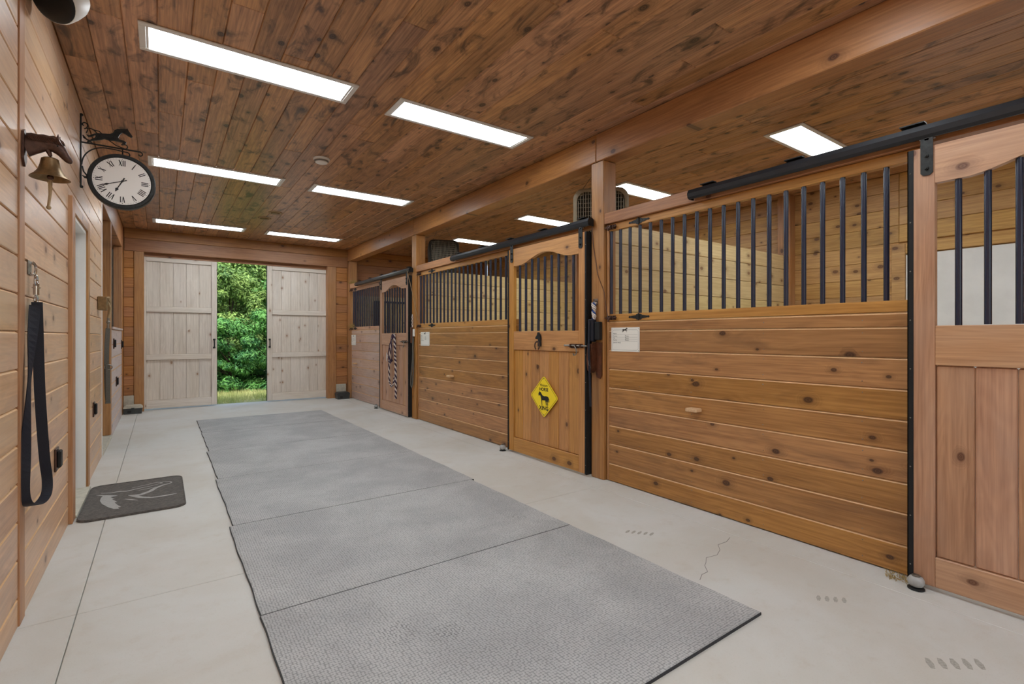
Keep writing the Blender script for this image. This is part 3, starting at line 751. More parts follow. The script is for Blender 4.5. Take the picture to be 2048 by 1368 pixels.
# ------------------------------------------------------------------ name plates on the stall fronts
def name_plate(yc, zc, w, h, lab):
    X = XF - .003
    t = thing('name_plate', lab, 'sign', (X, yc, zc), 'white horse information plates')
    P = lambda e: (lambda u, q: Vector((X - e, yc - u * w, zc + q * h)))
    obj('plate', B(X - .001, X + .002, yc - w / 2, yc + w / 2, zc - h / 2, zc + h / 2, .0008), 'plate', t)
    mb = MB()
    rr = [(u, q) for u, q in rrect(-.455, .455, -.43, .40, .07, 4)]
    mb.tube([P(.0012)(u, q) for u, q in rr], .0008, 4, close=True)
    for q in (.21, .10, .02, -.06): mb.stroke([(-.43, q), (.43, q)], .006, P(.0012), (-.0003, 0, 0))
    obj('ruled_lines', mb, 'greyink', t)
    mb = MB()
    for s, u, q in (('Name', -.43, .225), ('Owner', -.43, .12), ('Vet', -.43, .035), ('Farrier', -.43, -.045), ('Special needs', -.43, -.15), ('Phone', .0, .12), ('Phone', .0, .035), ('Phone', .0, -.045)):
        text_mb(mb, s, .052, lambda a, b: P(.0014)(u + a, q + b * w / h), (0, 0, 0), 'LEFT')
    obj('lettering', mb, 'ink', t)
    obj('horse_print', MB().prism(HORSE_TROT, lambda a, b: P(.0014)(-.10 + a * .2, .30 + b * .19), (-.0005, 0, 0)), 'ink', t)
    mb = MB()
    for a in (-.465, .465):
        for b in (-.44, .44): mb.ball(P(.001)(a, b), .003, seg=8)
    obj('screw', mb, 'steel', t)
name_plate(2.752, 1.195, .30, .198, 'white plate with small black horse on the big near stall front')
name_plate(6.50, 1.186, .29, .198, 'white plate with small black horse on the middle stall front')
name_plate(9.72, 1.15, .27, .20, 'white plate on the far stall front by the barn doors')

# ------------------------------------------------------------------ ornate latches and hook on the doors
def door_latch(y, z, lab):
    t = thing('door_latch', lab, 'latch', (3.01, y, z)); X = 3.011
    F = lambda u, w: Vector((X - .0005, y - u, z + w))
    obj('back_plate', MB().prism([(-.09, .008), (-.06, .02), (.09, .02), (.10, .01), (.10, -.012), (.03, -.02), (-.05, -.02), (-.09, -.006)], F, (-.004, 0, 0)), 'bronze', t)
    obj('bolt', MB().tube([F(-.13, .004) + Vector((-.012, 0, 0)), F(-.08, .004) + Vector((-.014, 0, 0)), F(.16, .002) + Vector((-.014, 0, 0))], .0075).ball(F(-.13, .004) + Vector((-.012, 0, 0)), .010), 'steel', t, smooth=True)
    mb = MB()
    for u in (-.05, .02, .08): mb.box(X - .026, X - .003, y - u - .007, y - u + .007, z - .012, z + .018, .002)
    obj('keeper', mb, 'bronze', t)
    obj('pull', MB().tube([F(.01, 0) + Vector((-.02, 0, 0)), F(.035, -.02) + Vector((-.028, 0, 0)), F(.045, -.05) + Vector((-.03, 0, 0)), F(.035, -.075) + Vector((-.03, 0, 0)), F(.012, -.082) + Vector((-.03, 0, 0)), F(.0, -.065) + Vector((-.03, 0, 0))], .006), 'steel', t, smooth=True)
door_latch(3.26, 1.135, 'bronze slide latch on the orange stall door beside the post')
door_latch(7.05, 1.14, 'dark slide latch on the far stall door')
t = thing('horse_head_hook', 'cast horse-head hook with horseshoe on the orange stall door', 'hook', (3.0, 3.775, 1.18))
Fh = lambda u, w: Vector((3.011, 3.775 - u, 1.13 + w))
hh = [(-.02, .10), (-.038, .085), (-.044, .07), (-.036, .066), (-.02, .076), (-.006, .074), (.0, .06), (.004, .04), (.03, .04), (.034, .07), (.03, .095), (.018, .112), (.006, .122), (.0, .132), (-.004, .12), (-.012, .13), (-.012, .115)]
obj('head', MB().prism(hh, Fh, (-.02, 0, 0)), 'iron', t)
pts = [Fh(.035 * math.sin(a), -.0 + .04 * math.cos(a)) + Vector((-.03, 0, 0)) for a in [(-2.6 + 5.2 * i / 20) for i in range(21)]]
obj('horseshoe', MB().tube(pts, .0085, 8, flat=((1, 0, 0), .6)), 'bronze', t, smooth=True)
obj('bracket', MB().box(2.985, 3.011, 3.74, 3.775, 1.125, 1.17, .004), 'iron', t)

# ------------------------------------------------------------------ things hung on the posts
t = thing('rope_knot', 'white and blue knotted rope on the near post just above the black box', 'rope', (3.03, 3.05, 1.45))
yk = 3.055
obj('eye_plate', MB().box(3.054, 3.0595, yk - .025, yk + .025, 1.49, 1.545).tube([(3.045 , yk + .012 * math.cos(a) * 1.6, 1.505 + .02 * math.sin(a)) for a in [2 * PI * i / 12 for i in range(12)]], .004, 6, close=True), 'chrome', t, smooth=True)
for s, mt, nm in ((0, 'cream', 'white_strand'), (PI, 'blue', 'blue_strand'), (PI * .5, 'cream', 'white_strand'), (PI * 1.5, 'cream', 'white_strand')):
    pts = [(3.035 + .010 * math.cos(s + i * .9), yk + .018 * math.sin(s + i * .9) * (1.2 - .03 * i) + .004 * math.sin(i), 1.51 - i * .0105) for i in range(17)]
    obj(nm, MB().tube(pts, .006, 6), mt, t, smooth=True)
t = thing('cordless_clipper_case', 'black box with strap hung on the near post under the rope', 'case', (3.03, 3.03, 1.25))
t.name = 'black_case'
obj('box', MB().box(3.012, 3.057, 2.975, 3.03, 1.19, 1.345, .006), 'blackmatte', t)
obj('pouch', MB().box(2.995, 3.055, 3.034, 3.10, 1.175, 1.37, .012), 'strap', t)
obj('hanging_strap', MB().tube([(2.99, 3.07, 1.36), (2.985, 3.068, 1.1), (2.992, 3.062, .85), (3.0, 3.06, .62)], .012, 6, flat=((1, 0, 0), .15)), 'strap', t)
t = thing('leather_holster', 'brown leather tool pouch hung low on the near post', 'pouch', (3.03, 3.06, 1.05))
pp = [(-.028, .12), (.03, .13), (.034, -.02), (.028, -.10), (.0, -.125), (-.03, -.10), (-.04, 0.)]
obj('pouch', MB().prism(pp, lambda u, w: Vector((3.055, 3.075 - u, 1.03 + w)), (-.05, 0, 0)), 'leather', t)
obj('back_piece', MB().prism([(-.03, .15), (.036, .15), (.036, -.13), (.02, -.16), (-.02, -.15), (-.03, -.12)], lambda u, w: Vector((3.059, 3.015 - u, 1.02 + w)), (-.012, 0, 0)), 'leather', t)
obj('tool', MB().tube([(2.998, 3.08, 1.13), (2.995, 3.076, 1.06), (2.99, 3.072, .99), (2.995, 3.06, .95)], .006), 'steel', t, smooth=True)
obj('flap', MB().box(2.999, 3.004, 3.045, 3.10, 1.09, 1.155, .002), 'leather', t)
# cable coming down the near post
tag(obj('cable', MB().tube([(3.054, 3.11, 2.26), (3.054, 3.08, 2.0), (3.054, 3.03, 1.75), (3.054, 2.955, 1.6), (3.056, 2.93, 1.45), (3.058, 2.91, 1.37)], .0028, 6), 'leather'), 'thin brown cable slanting down the near post', 'cable')
tag(obj('cord', MB().tube([(2.985, 6.90, 2.20), (3.02, 6.83, 1.95), (3.045, 6.76, 1.7), (3.08, 6.72, 1.45)], .004, 6), 'rope'), 'thin pale cord slanting across the far post', 'cord')
# far post: chain and grey strap
t = thing('lead_strap', 'grey strap with white chain hung on the far post', 'strap', (3.04, 6.82, 1.0))
mb = MB()
for i in range(7):
    zc = 1.53 - i * .026
    mb.tube([(3.04 + (.011 * math.cos(a) if i % 2 else 0), 6.83 + (0 if i % 2 else .011 * math.cos(a)), zc + .018 * math.sin(a)) for a in [2 * PI * k / 10 for k in range(10)]], .004, 5, close=True)
obj('chain', mb, 'cream', t, smooth=True)
obj('tab', MB().box(3.035, 3.056, 6.77, 6.81, 1.22, 1.33, .004), 'plate', t, 'white tag')
obj('snap', MB().box(3.02, 3.05, 6.825, 6.87, 1.12, 1.36, .01), 'leather', t)
obj('loop', MB().tube([(3.04, 6.84, 1.36), (3.035, 6.80, 1.0), (3.03, 6.775, .7), (3.025, 6.79, .52), (3.025, 6.82, .46), (3.025, 6.855, .5), (3.03, 6.86, .62), (3.035, 6.82, .85), (3.04, 6.80, 1.2)], .016, 6, flat=((1, .2, 0), .2)), 'gstrap', t)
# far door: twisted purple and white lead ropes with halter
t = thing('lead_rope', 'purple and white twisted lead rope hung on the far stall door', 'rope', (2.99, 7.45, 1.2))
def twist(path, r, parent, turns):
    n_ = 70; P = [Vector(p) for p in path]
    def at(s):
        q = s * (len(P) - 1); i = min(int(q), len(P) - 2); return P[i].lerp(P[i + 1], q - i)
    for ph, mt, nm in ((0, 'purple', 'purple_strand'), (PI, 'cream', 'white_strand')):
        pts = []
        for k in range(n_ + 1):
            c = at(k / n_); a = ph + turns * 2 * PI * k / n_
            pts.append(c + Vector((math.cos(a), math.sin(a), 0)) * r * .6)
        obj(nm, MB().tube(pts, r * .75, 6), mt, parent, smooth=True)
twist([(2.99, 7.40, 1.26), (2.985, 7.36, 1.0), (2.985, 7.34, .8), (2.985, 7.33, .5), (2.985, 7.33, .25)], .015, t, 13)
twist([(2.985, 7.50, 1.2), (2.98, 7.56, .95), (2.98, 7.60, .7), (2.98, 7.58, .5), (2.98, 7.50, .42), (2.98, 7.42, .46), (2.98, 7.36, .6)], .012, t, 12)
obj('halter', MB().tube([(2.99, 7.44, 1.26), (2.97, 7.54, 1.1), (2.975, 7.62, .95), (2.97, 7.60, .82), (2.97, 7.50, .80), (2.97, 7.44, .9), (2.97, 7.46, 1.05), (2.98, 7.52, 1.2)], .014, 6, flat=((1, 0, 0), .4)), 'purple', t)
for c_, r_, k_ in (((2.985, 7.45, 1.22), .035, 1.3), ((2.98, 7.5, .84), .03, .8)): obj('knot', MB().ball(c_, r_, (.7, 1, k_)), 'purple', t, smooth=True)
obj('buckle', MB().tube([(2.965, 7.63 + .018 * math.cos(a), .90 + .03 * math.sin(a)) for a in [2 * PI * k / 12 for k in range(12)]], .004, 5, close=True).tube([(2.965, 7.66, .96), (2.965, 7.67, .88), (2.965, 7.655, .82)], .006), 'cream', t, smooth=True)

# ------------------------------------------------------------------ bell with horse head on the left wall
t = thing('horse_head_bell', 'brass bell hanging from a bronze horse-head bracket on the left wall', 'bell', (-.45, 2.94, 2.03))
yb_ = 2.945
obj('wall_plate', MB().prism([(-.03, .06), (-.03, -.055), (.0, -.085), (.03, -.055), (.03, .06), (0, .075)], lambda u, w: Vector((XL + .007, yb_ + u, 2.035 + w)), (.008, 0, 0)), 'bronze', t)
st = [(44, 292, 24, 11), (52, 290, 22, 11), (62, 288, 19, 10), (74, 285, 16.5, 10), (86, 282, 14.5, 9.5), (97, 281, 15, 10), (106, 283, 15, 10), (114, 288, 13.5, 9), (121, 295, 10.5, 8), (128, 303, 8.5, 7), (134, 309, 7.5, 6.5), (138, 313, 5, 5), (140, 315, 1.5, 2)]
px2 = lambda a, b: Vector((-.478 + (a - 44) * .00158, yb_, 2.09 - (b - 268) * .00205))
obj('horse_head', MB().tube([px2(a, b) for a, b, _, _ in st], [(w * .0019, h * .002) for _, _, h, w in st], 14, flat=((.35, 0, 1), 1)), 'bronze', t, smooth=True)
mb = MB()
mn = [(48, 266), (58, 264), (70, 265), (82, 263), (94, 264), (104, 262), (111, 266), (113, 260), (117, 267), (124, 272), (127, 278), (120, 276), (110, 274), (96, 273), (80, 272), (60, 274), (48, 276)]
mb.prism([(a, b) for a, b in mn], lambda a, b: px2(a, b) + Vector((0, -.010, 0)), (0, .02, 0))
for i in range(16):
    a = 50 + i * 4.2; mb.tube([px2(a, 269) + Vector((0, -.012, 0)), px2(a + 4, 276) + Vector((0, -.020, 0)), px2(a + 9, 281) + Vector((0, -.021, 0))], [.004, .0035, .001], 5)
obj('mane', mb, 'bronze', t)
obj('ear', MB().cyl(px2(112, 270) + Vector((0, -.012, 0)), px2(113, 258) + Vector((0, -.014, 0)), .008, 8, .001).cyl(px2(112, 270) + Vector((0, .012, 0)), px2(115, 259) + Vector((0, .014, 0)), .008, 8, .001), 'bronze', t)
obj('eye', MB().ball(px2(112, 284) + Vector((0, -.0175, 0)), .004, seg=8), 'ink', t)
obj('hanger', MB().tube([px2(90, 294), px2(94, 300), px2(96, 306)], [.010, .009, .007], 8).tube([px2(96, 304), px2(96, 312)], .003, 6), 'bronze', t)
bc = px2(95.5, 310); bz = bc.z
obj('bell', MB().lathe([(.0, 0), (.024, -.001), (.030, -.006), (.034, -.03), (.041, -.055), (.054, -.075), (.068, -.088), (.069, -.091), (.064, -.090), (.05, -.072), (.036, -.05), (.03, -.02), (.0, -.012)], bc, seg=32), 'brass', t, 'aged brass bell', smooth=True)
obj('clapper', MB().cyl(bc + Vector((0, 0, -.02)), bc + Vector((0, 0, -.10)), .003, 6).ball(bc + Vector((0, 0, -.085)), .012), 'bronze', t, smooth=True)
obj('bell_rope', MB().tube([bc + Vector((.0, 0, -.095)), bc + Vector((-.002, 0, -.12)), bc + Vector((-.001, 0, -.16)), bc + Vector((-.006, 0, -.215))], .0055, 6).tube([bc + Vector((.005, 0, -.10)), bc + Vector((.003, 0, -.15)), bc + Vector((-.004, 0, -.212))], .003, 5).ball(bc + Vector((-.005, 0, -.218)), .009), 'rope', t, smooth=True)

# ------------------------------------------------------------------ double-faced clock on its scrolled bracket
t = thing('wall_clock', 'round black-rimmed clock with roman numerals on a scrolled horse bracket', 'clock', (XL, 4.85, 2.5))
yc, cc = 4.85, Vector((-.242, 4.85, 2.408)); cr = .208
T = lambda x, z: Vector((x, yc, z))
obj('wall_bar', MB().box(XL + .001, XL + .009, yc - .012, yc + .012, 2.335, 2.87, .002).ball((XL + .008, yc, 2.87), .011).ball((XL + .008, yc, 2.335), .011), 'iron', t)
def spiral(x, z, r0, r1, a0, a1, n_=16): return [T(x + (r0 + (r1 - r0) * i / n_) * math.cos(a0 + (a1 - a0) * i / n_), z + (r0 + (r1 - r0) * i / n_) * math.sin(a0 + (a1 - a0) * i / n_)) for i in range(n_ + 1)]
br = MB()
br.tube([T(XL + .006, 2.667), T(-.13, 2.667)], .006, 8)
br.tube(spiral(-.135, 2.647, .020, .007, PI / 2, -PI * .95), .0045, 6)
br.tube([T(XL + .008, 2.50)] + [T(-.335 - .145 * math.cos(a), 2.505 + .148 * math.sin(a)) for a in [PI * .02 + PI * .5 * i / 14 for i in range(15)]] + [T(-.29, 2.653), T(-.24, 2.648)] + spiral(-.215, 2.625, .022, .010, PI * .45, -PI * .6, 10), .0045, 6)
br.tube([T(XL + .012, 2.49), T(-.47, 2.45), T(-.452, 2.425), T(-.448, 2.41)], .005, 6)
br.tube(spiral(-.463, 2.425, .012, .02, PI * 1.1, PI * 1.9, 8), .004, 6)
br.tube([T(-.468, 2.41), T(-.44, 2.408)], .009, 8)
br.tube(spiral(-.466, 2.80, .008, .022, PI * 1.4, -PI * .3, 14) + [T(-.445, 2.77), T(-.455, 2.74)], .004, 6)
br.tube(spiral(-.437, 2.735, .045, .045, PI * 1.2, PI * 3.0, 20)[:18], .004, 6)
br.tube([T(-.475, 2.72), T(-.45, 2.69), T(-.42, 2.672)], .004, 6)
br.tube([T(-.42, 2.775), T(-.38, 2.77), T(-.33, 2.72), T(-.28, 2.685), T(-.23, 2.672)] + spiral(-.228, 2.69, .02, .012, -PI / 2, PI * .7, 8), .0038, 6)
obj('scroll_bracket', br, 'iron', t, smooth=True)
obj('horse_figure', MB().prism(HORSE_RUN, lambda u, w: Vector((-.455 + u * .275, yc - .008, 2.635 + w * .19)), (0, .016, 0)), 'iron', t, 'galloping cast horse')
obj('hook', MB().tube([T(-.242, 2.62), T(-.242, 2.66)], .005, 6).box(-.256, -.228, yc - .01, yc + .01, 2.61, 2.622), 'iron', t)
By = Matrix(((1, 0, 0), (0, 0, 1), (0, 1, 0)))
obj('case', MB().lathe([(cr - .03, -.030), (cr - .022, -.040), (cr - .006, -.040), (cr, -.030), (cr, .030), (cr - .006, .04), (cr - .022, .04), (cr - .03, .03)], cc, seg=64, basis=By), 'iron', t, 'black round case', smooth=True)
obj('back_dial', MB().lathe([(cr - .03, .0305), (cr - .03, .034)], cc, seg=48, basis=By), 'clockface', t)
obj('dial', MB().lathe([(cr - .03, -.034), (cr - .03, -.0305)], cc, seg=48, basis=By), 'clockface', t, 'white dial')
Dl = lambda u, w: Vector((cc.x + u, yc - .0348, cc.z + w))
rom = ['XII', 'I', 'II', 'III', 'IIII', 'V', 'VI', 'VII', 'VIII', 'IX', 'X', 'XI']
for h, s in enumerate(rom):
    nb = MB(); a = PI / 2 - h * PI / 6; ca, sa = math.cos(a), math.sin(a)
    wch = {'I': .010, 'V': .019, 'X': .019}; tot = sum(wch[c] for c in s); x_ = -tot / 2
    def put(x0, y0, x1, y1, wd):
        f = lambda px, py: (.139 * ca + px * 1.15 * sa + py * 1.3 * ca, .139 * sa - px * 1.15 * ca + py * 1.3 * sa)
        nb.stroke([f(x0, y0), f(x1, y1)], wd, Dl, (0, -.0004, 0))
    for c in s:
        w = wch[c]; m_ = x_ + w / 2
        if c == 'I': put(m_, -.017, m_, .017, .0058)
        if c == 'V': put(m_ - .007, .017, m_, -.017, .0062); put(m_ + .007, .017, m_, -.017, .003)
        if c == 'X': put(m_ - .007, .017, m_ + .007, -.017, .0062); put(m_ + .007, .017, m_ - .007, -.017, .003)
        x_ += w
    obj('numeral', nb, 'ink', t)
mb = MB()
for i in range(60):
    a = 2 * PI * i / 60; r0 = .168 if i % 5 else .166; mb.stroke([(r0 * math.cos(a), r0 * math.sin(a)), (.172 * math.cos(a), .172 * math.sin(a))], .0015 if i % 5 else .004, Dl, (0, -.0004, 0))
obj('minute_marks', mb, 'ink', t)
def hand(nm, ang, L, w, e):
    D2 = lambda u, q: Vector((cc.x + u, yc - .036 - e, cc.z + q))
    c, s = math.cos(ang), math.sin(ang); pr = lambda l, o: (l * c - o * s, l * s + o * c)
    mb = MB().prism([pr(-.03, w), pr(L * .62, w * .7), pr(L * .74, w * 2.4), pr(L * .84, w * 1.4), pr(L, 0), pr(L * .84, -w * 1.4), pr(L * .74, -w * 2.4), pr(L * .62, -w * .7), pr(-.03, -w)], D2, (0, -.001, 0))
    obj(nm, mb, 'ink', t)
hand('minute_hand', PI / 2 - 2 * PI * 41.5 / 60, .135, .0032, .002)
hand('hour_hand', PI / 2 - 2 * PI * (6.9) / 12, .095, .0045, .0)
obj('hub', MB().cyl((cc.x, yc - .034, cc.z), (cc.x, yc - .042, cc.z), .007, 12), 'ink', t)

# ------------------------------------------------------------------ speaker up in the left corner
t = thing('speaker', 'oval white speaker with black grille in the top left ceiling corner', 'speaker', (-.40, 3.12, 2.80))
ax_ = Vector((.46, .36, .46)).normalized()
Bs = ax_.to_track_quat('Z', 'Y').to_matrix()
cs = Vector((-.405, 3.08, 2.765))
Sc = Bs @ Matrix.Diagonal((1.0, .78, 1))
obj('body', MB().lathe([(.117, .0), (.12, .012), (.112, .05), (.098, .09), (.08, .115)], cs, seg=40, basis=Sc), 'white', t, smooth=True)
obj('grille', MB().lathe([(.06, -.012), (.10, -.010), (.114, -.002), (.118, .006)], cs, seg=40, basis=Sc), 'blackmatte', t, 'black oval grille', smooth=True)
obj('wall_bracket', MB().tube([cs + ax_ * .10, Vector((-.42, 3.2, 2.90)), Vector((XL, 3.22, 2.90))], .012), 'iron', t)

# ------------------------------------------------------------------ navy lead on the left wall
t = thing('cross_tie_strap', 'long black strap hanging in a loop from a chrome snap on the left wall', 'strap', (XL, 3.1, 1.5))
y0 = 3.10; X = XL
obj('wall_plate', MB().box(X + .0005, X + .005, y0 - .034, y0 + .034, 1.50, 1.565, .002), 'steel', t)
obj('eye', MB().tube([(X + .012 + .012 * math.cos(a), y0 + .002, 1.528 + .030 * math.sin(a)) for a in [2 * PI * i / 14 for i in range(14)]], .005, 7, close=True), 'chrome', t, smooth=True)
mb = MB().tube([(X + .025, y0 + .02 * math.cos(a), 1.475 + .022 * math.sin(a)) for a in [2 * PI * i / 14 for i in range(14)]], .0055, 7, close=True)
mb.cyl((X + .025, y0, 1.46), (X + .025, y0, 1.41), .011, 10).cyl((X + .025, y0, 1.445), (X + .025, y0, 1.44), .015, 10)
mb.tube([(X + .025, y0 + .028 * math.cos(a), 1.385 + .022 * math.sin(a)) for a in [2 * PI * i / 14 for i in range(14)]], .005, 7, close=True)
obj('snap', mb, 'chrome', t, 'chrome bull snap', smooth=True)
SP = [(-.455, 3.05, 1.375), (-.452, 3.05, 1.25), (-.448, 3.06, 1.0), (-.442, 3.08, .80), (-.436, 3.10, .65), (-.430, 3.115, .56), (-.430, 3.10, .50), (-.440, 3.05, .475), (-.455, 2.99, .478), (-.470, 2.935, .505), (-.476, 2.92, .56), (-.474, 2.92, .66), (-.470, 2.94, .85), (-.466, 2.97, 1.05), (-.463, 3.0, 1.2), (-.460, 3.04, 1.36)]
rs = [.030, .030, .030, .028, .02, .012, .010, .012, .016, .022, .026, .028, .018, .008, .014, .024]
def ribbon(mb, pts, wdir, ws, th=.0018):
    pts = [Vector(p) for p in pts]; n_ = len(pts); rg = []
    for i, p in enumerate(pts):
        a, b = pts[max(i - 1, 0)], pts[min(i + 1, n_ - 1)]; tt = (b - a).normalized()
        w = Vector(wdir(i / (n_ - 1))); w = (w - tt * w.dot(tt)).normalized(); nn = w.cross(tt) * th; w = w * ws
        rg.append([mb.b.verts.new(q) for q in (p + w + nn, p - w + nn, p - w - nn, p + w - nn)])
    for A, Bq in zip(rg, rg[1:]):
        for k in range(4): mb.b.faces.new((A[k], A[(k + 1) % 4], Bq[(k + 1) % 4], Bq[k]))
    mb.b.faces.new(rg[0][::-1]); mb.b.faces.new(rg[-1]); return mb
def smoothpath(P, n_=6):
    P = [Vector(p) for p in P]; out = []
    for i in range(len(P) - 1):
        a, b, c, d = P[max(i - 1, 0)], P[i], P[i + 1], P[min(i + 2, len(P) - 1)]
        for k in range(n_):
            s = k / n_; out.append(.5 * ((2 * b) + (c - a) * s + (2 * a - 5 * b + 4 * c - d) * s * s + (3 * b - a - 3 * c + d) * s ** 3))
    return out + [P[-1]]
def wd(s):
    k = max(0., 1 - abs(s - .86) / .14)
    return (1 - .9 * k, .15 + 1.2 * k, 0) if not .42 < s < .62 else (1, .1, 0)
obj('webbing', ribbon(MB(), smoothpath(SP), wd, .019), 'strap', t)
obj('sewn_tab', MB().box(X + .020, X + .040, y0 - .026, y0 + .032, 1.305, 1.372, .003), 'strap', t)
obj('clip', MB().tube([(X + .042, y0 - .028, 1.24), (X + .045, y0 - .01, 1.225), (X + .045, y0 - .012, 1.19), (X + .042, y0 - .03, 1.175)], .0055), 'brass', t, smooth=True)
# second strap, by the alcove corner
t = thing('lead_strap', 'grey strap and rope hung from a wooden block at the left corner', 'strap', (XL, 6.3, 1.5))
obj('block', MB().box(XL + .001, XL + .07, 6.05, 6.17, 1.47, 1.60, .006), 'brass', t, 'tan wooden block')
obj('rope_tie', MB().tube([(XL + .075, 6.15, 1.60), (XL + .085, 6.2, 1.56), (XL + .08, 6.22, 1.48), (XL + .07, 6.22, 1.40)], .012, 7).tube([(XL + .06, 6.18, 1.58), (XL + .09, 6.2, 1.50), (XL + .08, 6.21, 1.44)], .01, 7), 'rope', t, smooth=True)
obj('snap', MB().cyl((XL + .07, 6.22, 1.41), (XL + .068, 6.22, 1.30), .011, 8).ball((XL + .07, 6.22, 1.36), .017), 'steel', t, smooth=True)
LP = [(XL + .068, 6.22, 1.30), (XL + .06, 6.22, 1.15), (XL + .055, 6.24, .95), (XL + .055, 6.28, .72), (XL + .058, 6.32, .60), (XL + .062, 6.30, .56), (XL + .066, 6.24, .60), (XL + .068, 6.22, .75), (XL + .066, 6.22, .95)]
obj('webbing', ribbon(MB(), smoothpath(LP), lambda s: (.75, .65, 0), .022), 'gstrap', t)
obj('slide_buckle', MB().tube([(XL + .07 + .03 * math.cos(a), 6.22, .92 + .025 * math.sin(a)) for a in [2 * PI * i / 12 for i in range(12)]], .005, 6, close=True), 'steel', t, smooth=True)
# outlets with dark covers
for x, y, z, lab in ((XL, 3.80, .52, 'dark outlet cover low on the left wall near the white door'), (XL, 5.72, .575, 'dark outlet cover on the left wall past the white door'), (XL, 8.0, 1.13, 'dark switch plate high on the low lilac wall'), (XL, 8.45, .62, 'dark outlet cover lower on the low lilac wall'), (XL, 9.5, 1.10, 'dark switch plate at the far end of the low lilac wall')):
    t = thing('outlet_cover', lab, 'outlet', (x, y, z))
    obj('plate', B(x + .0005, x + .010, y - .05, y + .05, z - .065, z + .065, .003), 'bronze', t)
    obj('flap', MB().box(x + .010, x + .028, y - .035, y + .03, z - .045, z + .05, .005), 'blackmatte', t)
    obj('screw', MB().ball((x + .011, y, z + .057), .004, seg=8), 'steel', t)

# ------------------------------------------------------------------ bait boxes by the barn doors
for x, y, s, lab in ((-.40, 9.86, 1, 'dark plastic bait box on the floor left of the barn doors'), (2.93, 9.82, 1, 'dark plastic bait box on the floor right of the barn doors')):
    t = thing('bait_box', lab, 'box', (x, y, 0)); 
    a, b = (-.48, -.24) if x < 0 else (2.78, 3.02)
    P = [(a + .01, .001), (b - .01, .001), (b, .09), (a, .09)]
    obj('tray', MB().prism(P, lambda u, w: Vector((u, y - .08, w)), (0, .17, 0)), 'plastic', t)
    obj('lid', MB().prism([(a - .004, .09), (b + .004, .09), (b - .004, .115), (b - .03, .135), (a + .03, .135), (a + .004, .115)], lambda u, w: Vector((u, y - .085, w)), (0, .18, 0)), 'block' if x < 0 else 'plastic', t)
    obj('entry_hole', B(a + .05, a + .10, y - .083, y - .0805, .02, .06), 'ink', t)
    obj('latch', B((a + b) / 2 - .02, (a + b) / 2 + .02, y - .09, y - .081, .075, .10, .002), 'plastic', t)

# ------------------------------------------------------------------ box fans hung over the stalls
def fan(c, size, yaw, tilt, body, lab, top):
    t = thing('box_fan', lab, 'fan', c)
    Rm = Matrix.Rotation(yaw, 3, 'Z') @ Matrix.Rotation(tilt, 3, 'X')
    f = lambda u, w, e: Vector(c) + Rm @ Vector((u, e, w))
    h = size / 2; D = .11
    loop = rrect(-h, h, -h, h, h * .38, 8)
    hs = MB(); n_ = len(loop); V = []
    for e, sc in ((-D, .93), (-D * .85, 1), (D * .85, 1), (D, .93), (D, .86), (-D, .86)):
        V.append([hs.b.verts.new(f(u * sc, w * sc, e)) for u, w in loop])
    for i in range(6):
        A, Bq = V[i], V[(i + 1) % 6]
        for k in range(n_): hs.b.faces.new((A[k], A[(k + 1) % n_], Bq[(k + 1) % n_], Bq[k]))
    obj('housing', hs, body, t, smooth=True)
    for e in (-D, D):
        gr = MB()
        for i in range(-9, 10):
            a = i / 10 * h * .9
            q = math.sqrt(max(0, 1 - max(0, abs(i / 10) - .55) ** 2 / .2)) * h * .88
            gr.tube([f(a, -q, e), f(a, -q * .5, e * 1.14), f(a, q * .5, e * 1.14), f(a, q, e)], .0032, 4)
        for i in range(-5, 6):
            a = i / 6 * h * .9; gr.tube([f(-h * .86, a, e), f(-h * .4, a, e * 1.14), f(h * .4, a, e * 1.14), f(h * .86, a, e)], .0022, 4)
        obj('wire_grille', gr, 'cage', t)
    obj('shroud', MB().prism([(u * .87, w * .87) for u, w in loop], lambda u, w: f(u, w, .06), Rm @ Vector((0, .004, 0))), 'fandark', t)
    obj('motor', MB().cyl(f(0, 0, -.05), f(0, 0, .07), .06, 20), 'blackmatte', t, smooth=True)
    for i in range(5):
        a = 2 * PI * i / 5; mb = MB(); vs = []
        for r_, w_ in ((.05, .03), (.12, .07), (h * .8, .075), (h * .82, .02)):
            for s in (-1, 1):
                aa = a + s * w_ / r_ ; vs.append(f(r_ * math.cos(aa), r_ * math.sin(aa), s * .022))
        mb.raw(vs + [q + Rm @ Vector((0, .003, 0)) for q in vs], [(0, 1, 3, 2), (2, 3, 5, 4), (4, 5, 7, 6), (8, 10, 11, 9), (10, 12, 13, 11), (12, 14, 15, 13), (0, 2, 10, 8), (2, 4, 12, 10), (4, 6, 14, 12), (1, 9, 11, 3), (3, 11, 13, 5), (5, 13, 15, 7), (0, 8, 9, 1), (6, 7, 15, 14)])
        obj('blade', mb, 'fandark', t)
    for s in (-1, 1): obj('hanging_chain', MB().tube([f(s * h * .8, h * .85, 0), Vector(top) + Vector((0, 0, 0))], .003, 5), 'steel', t)
fan((3.62, 3.55, 2.43), .54, -.78, .12, 'fanbody', 'beige wire-caged box fan hung behind the near post', (3.62, 3.55, ZC))
fan((3.50, 6.72, 2.44), .46, -.35, -.35, 'fandark', 'dark box fan hung beside the far post over the middle stall', (3.42, 6.62, ZC))

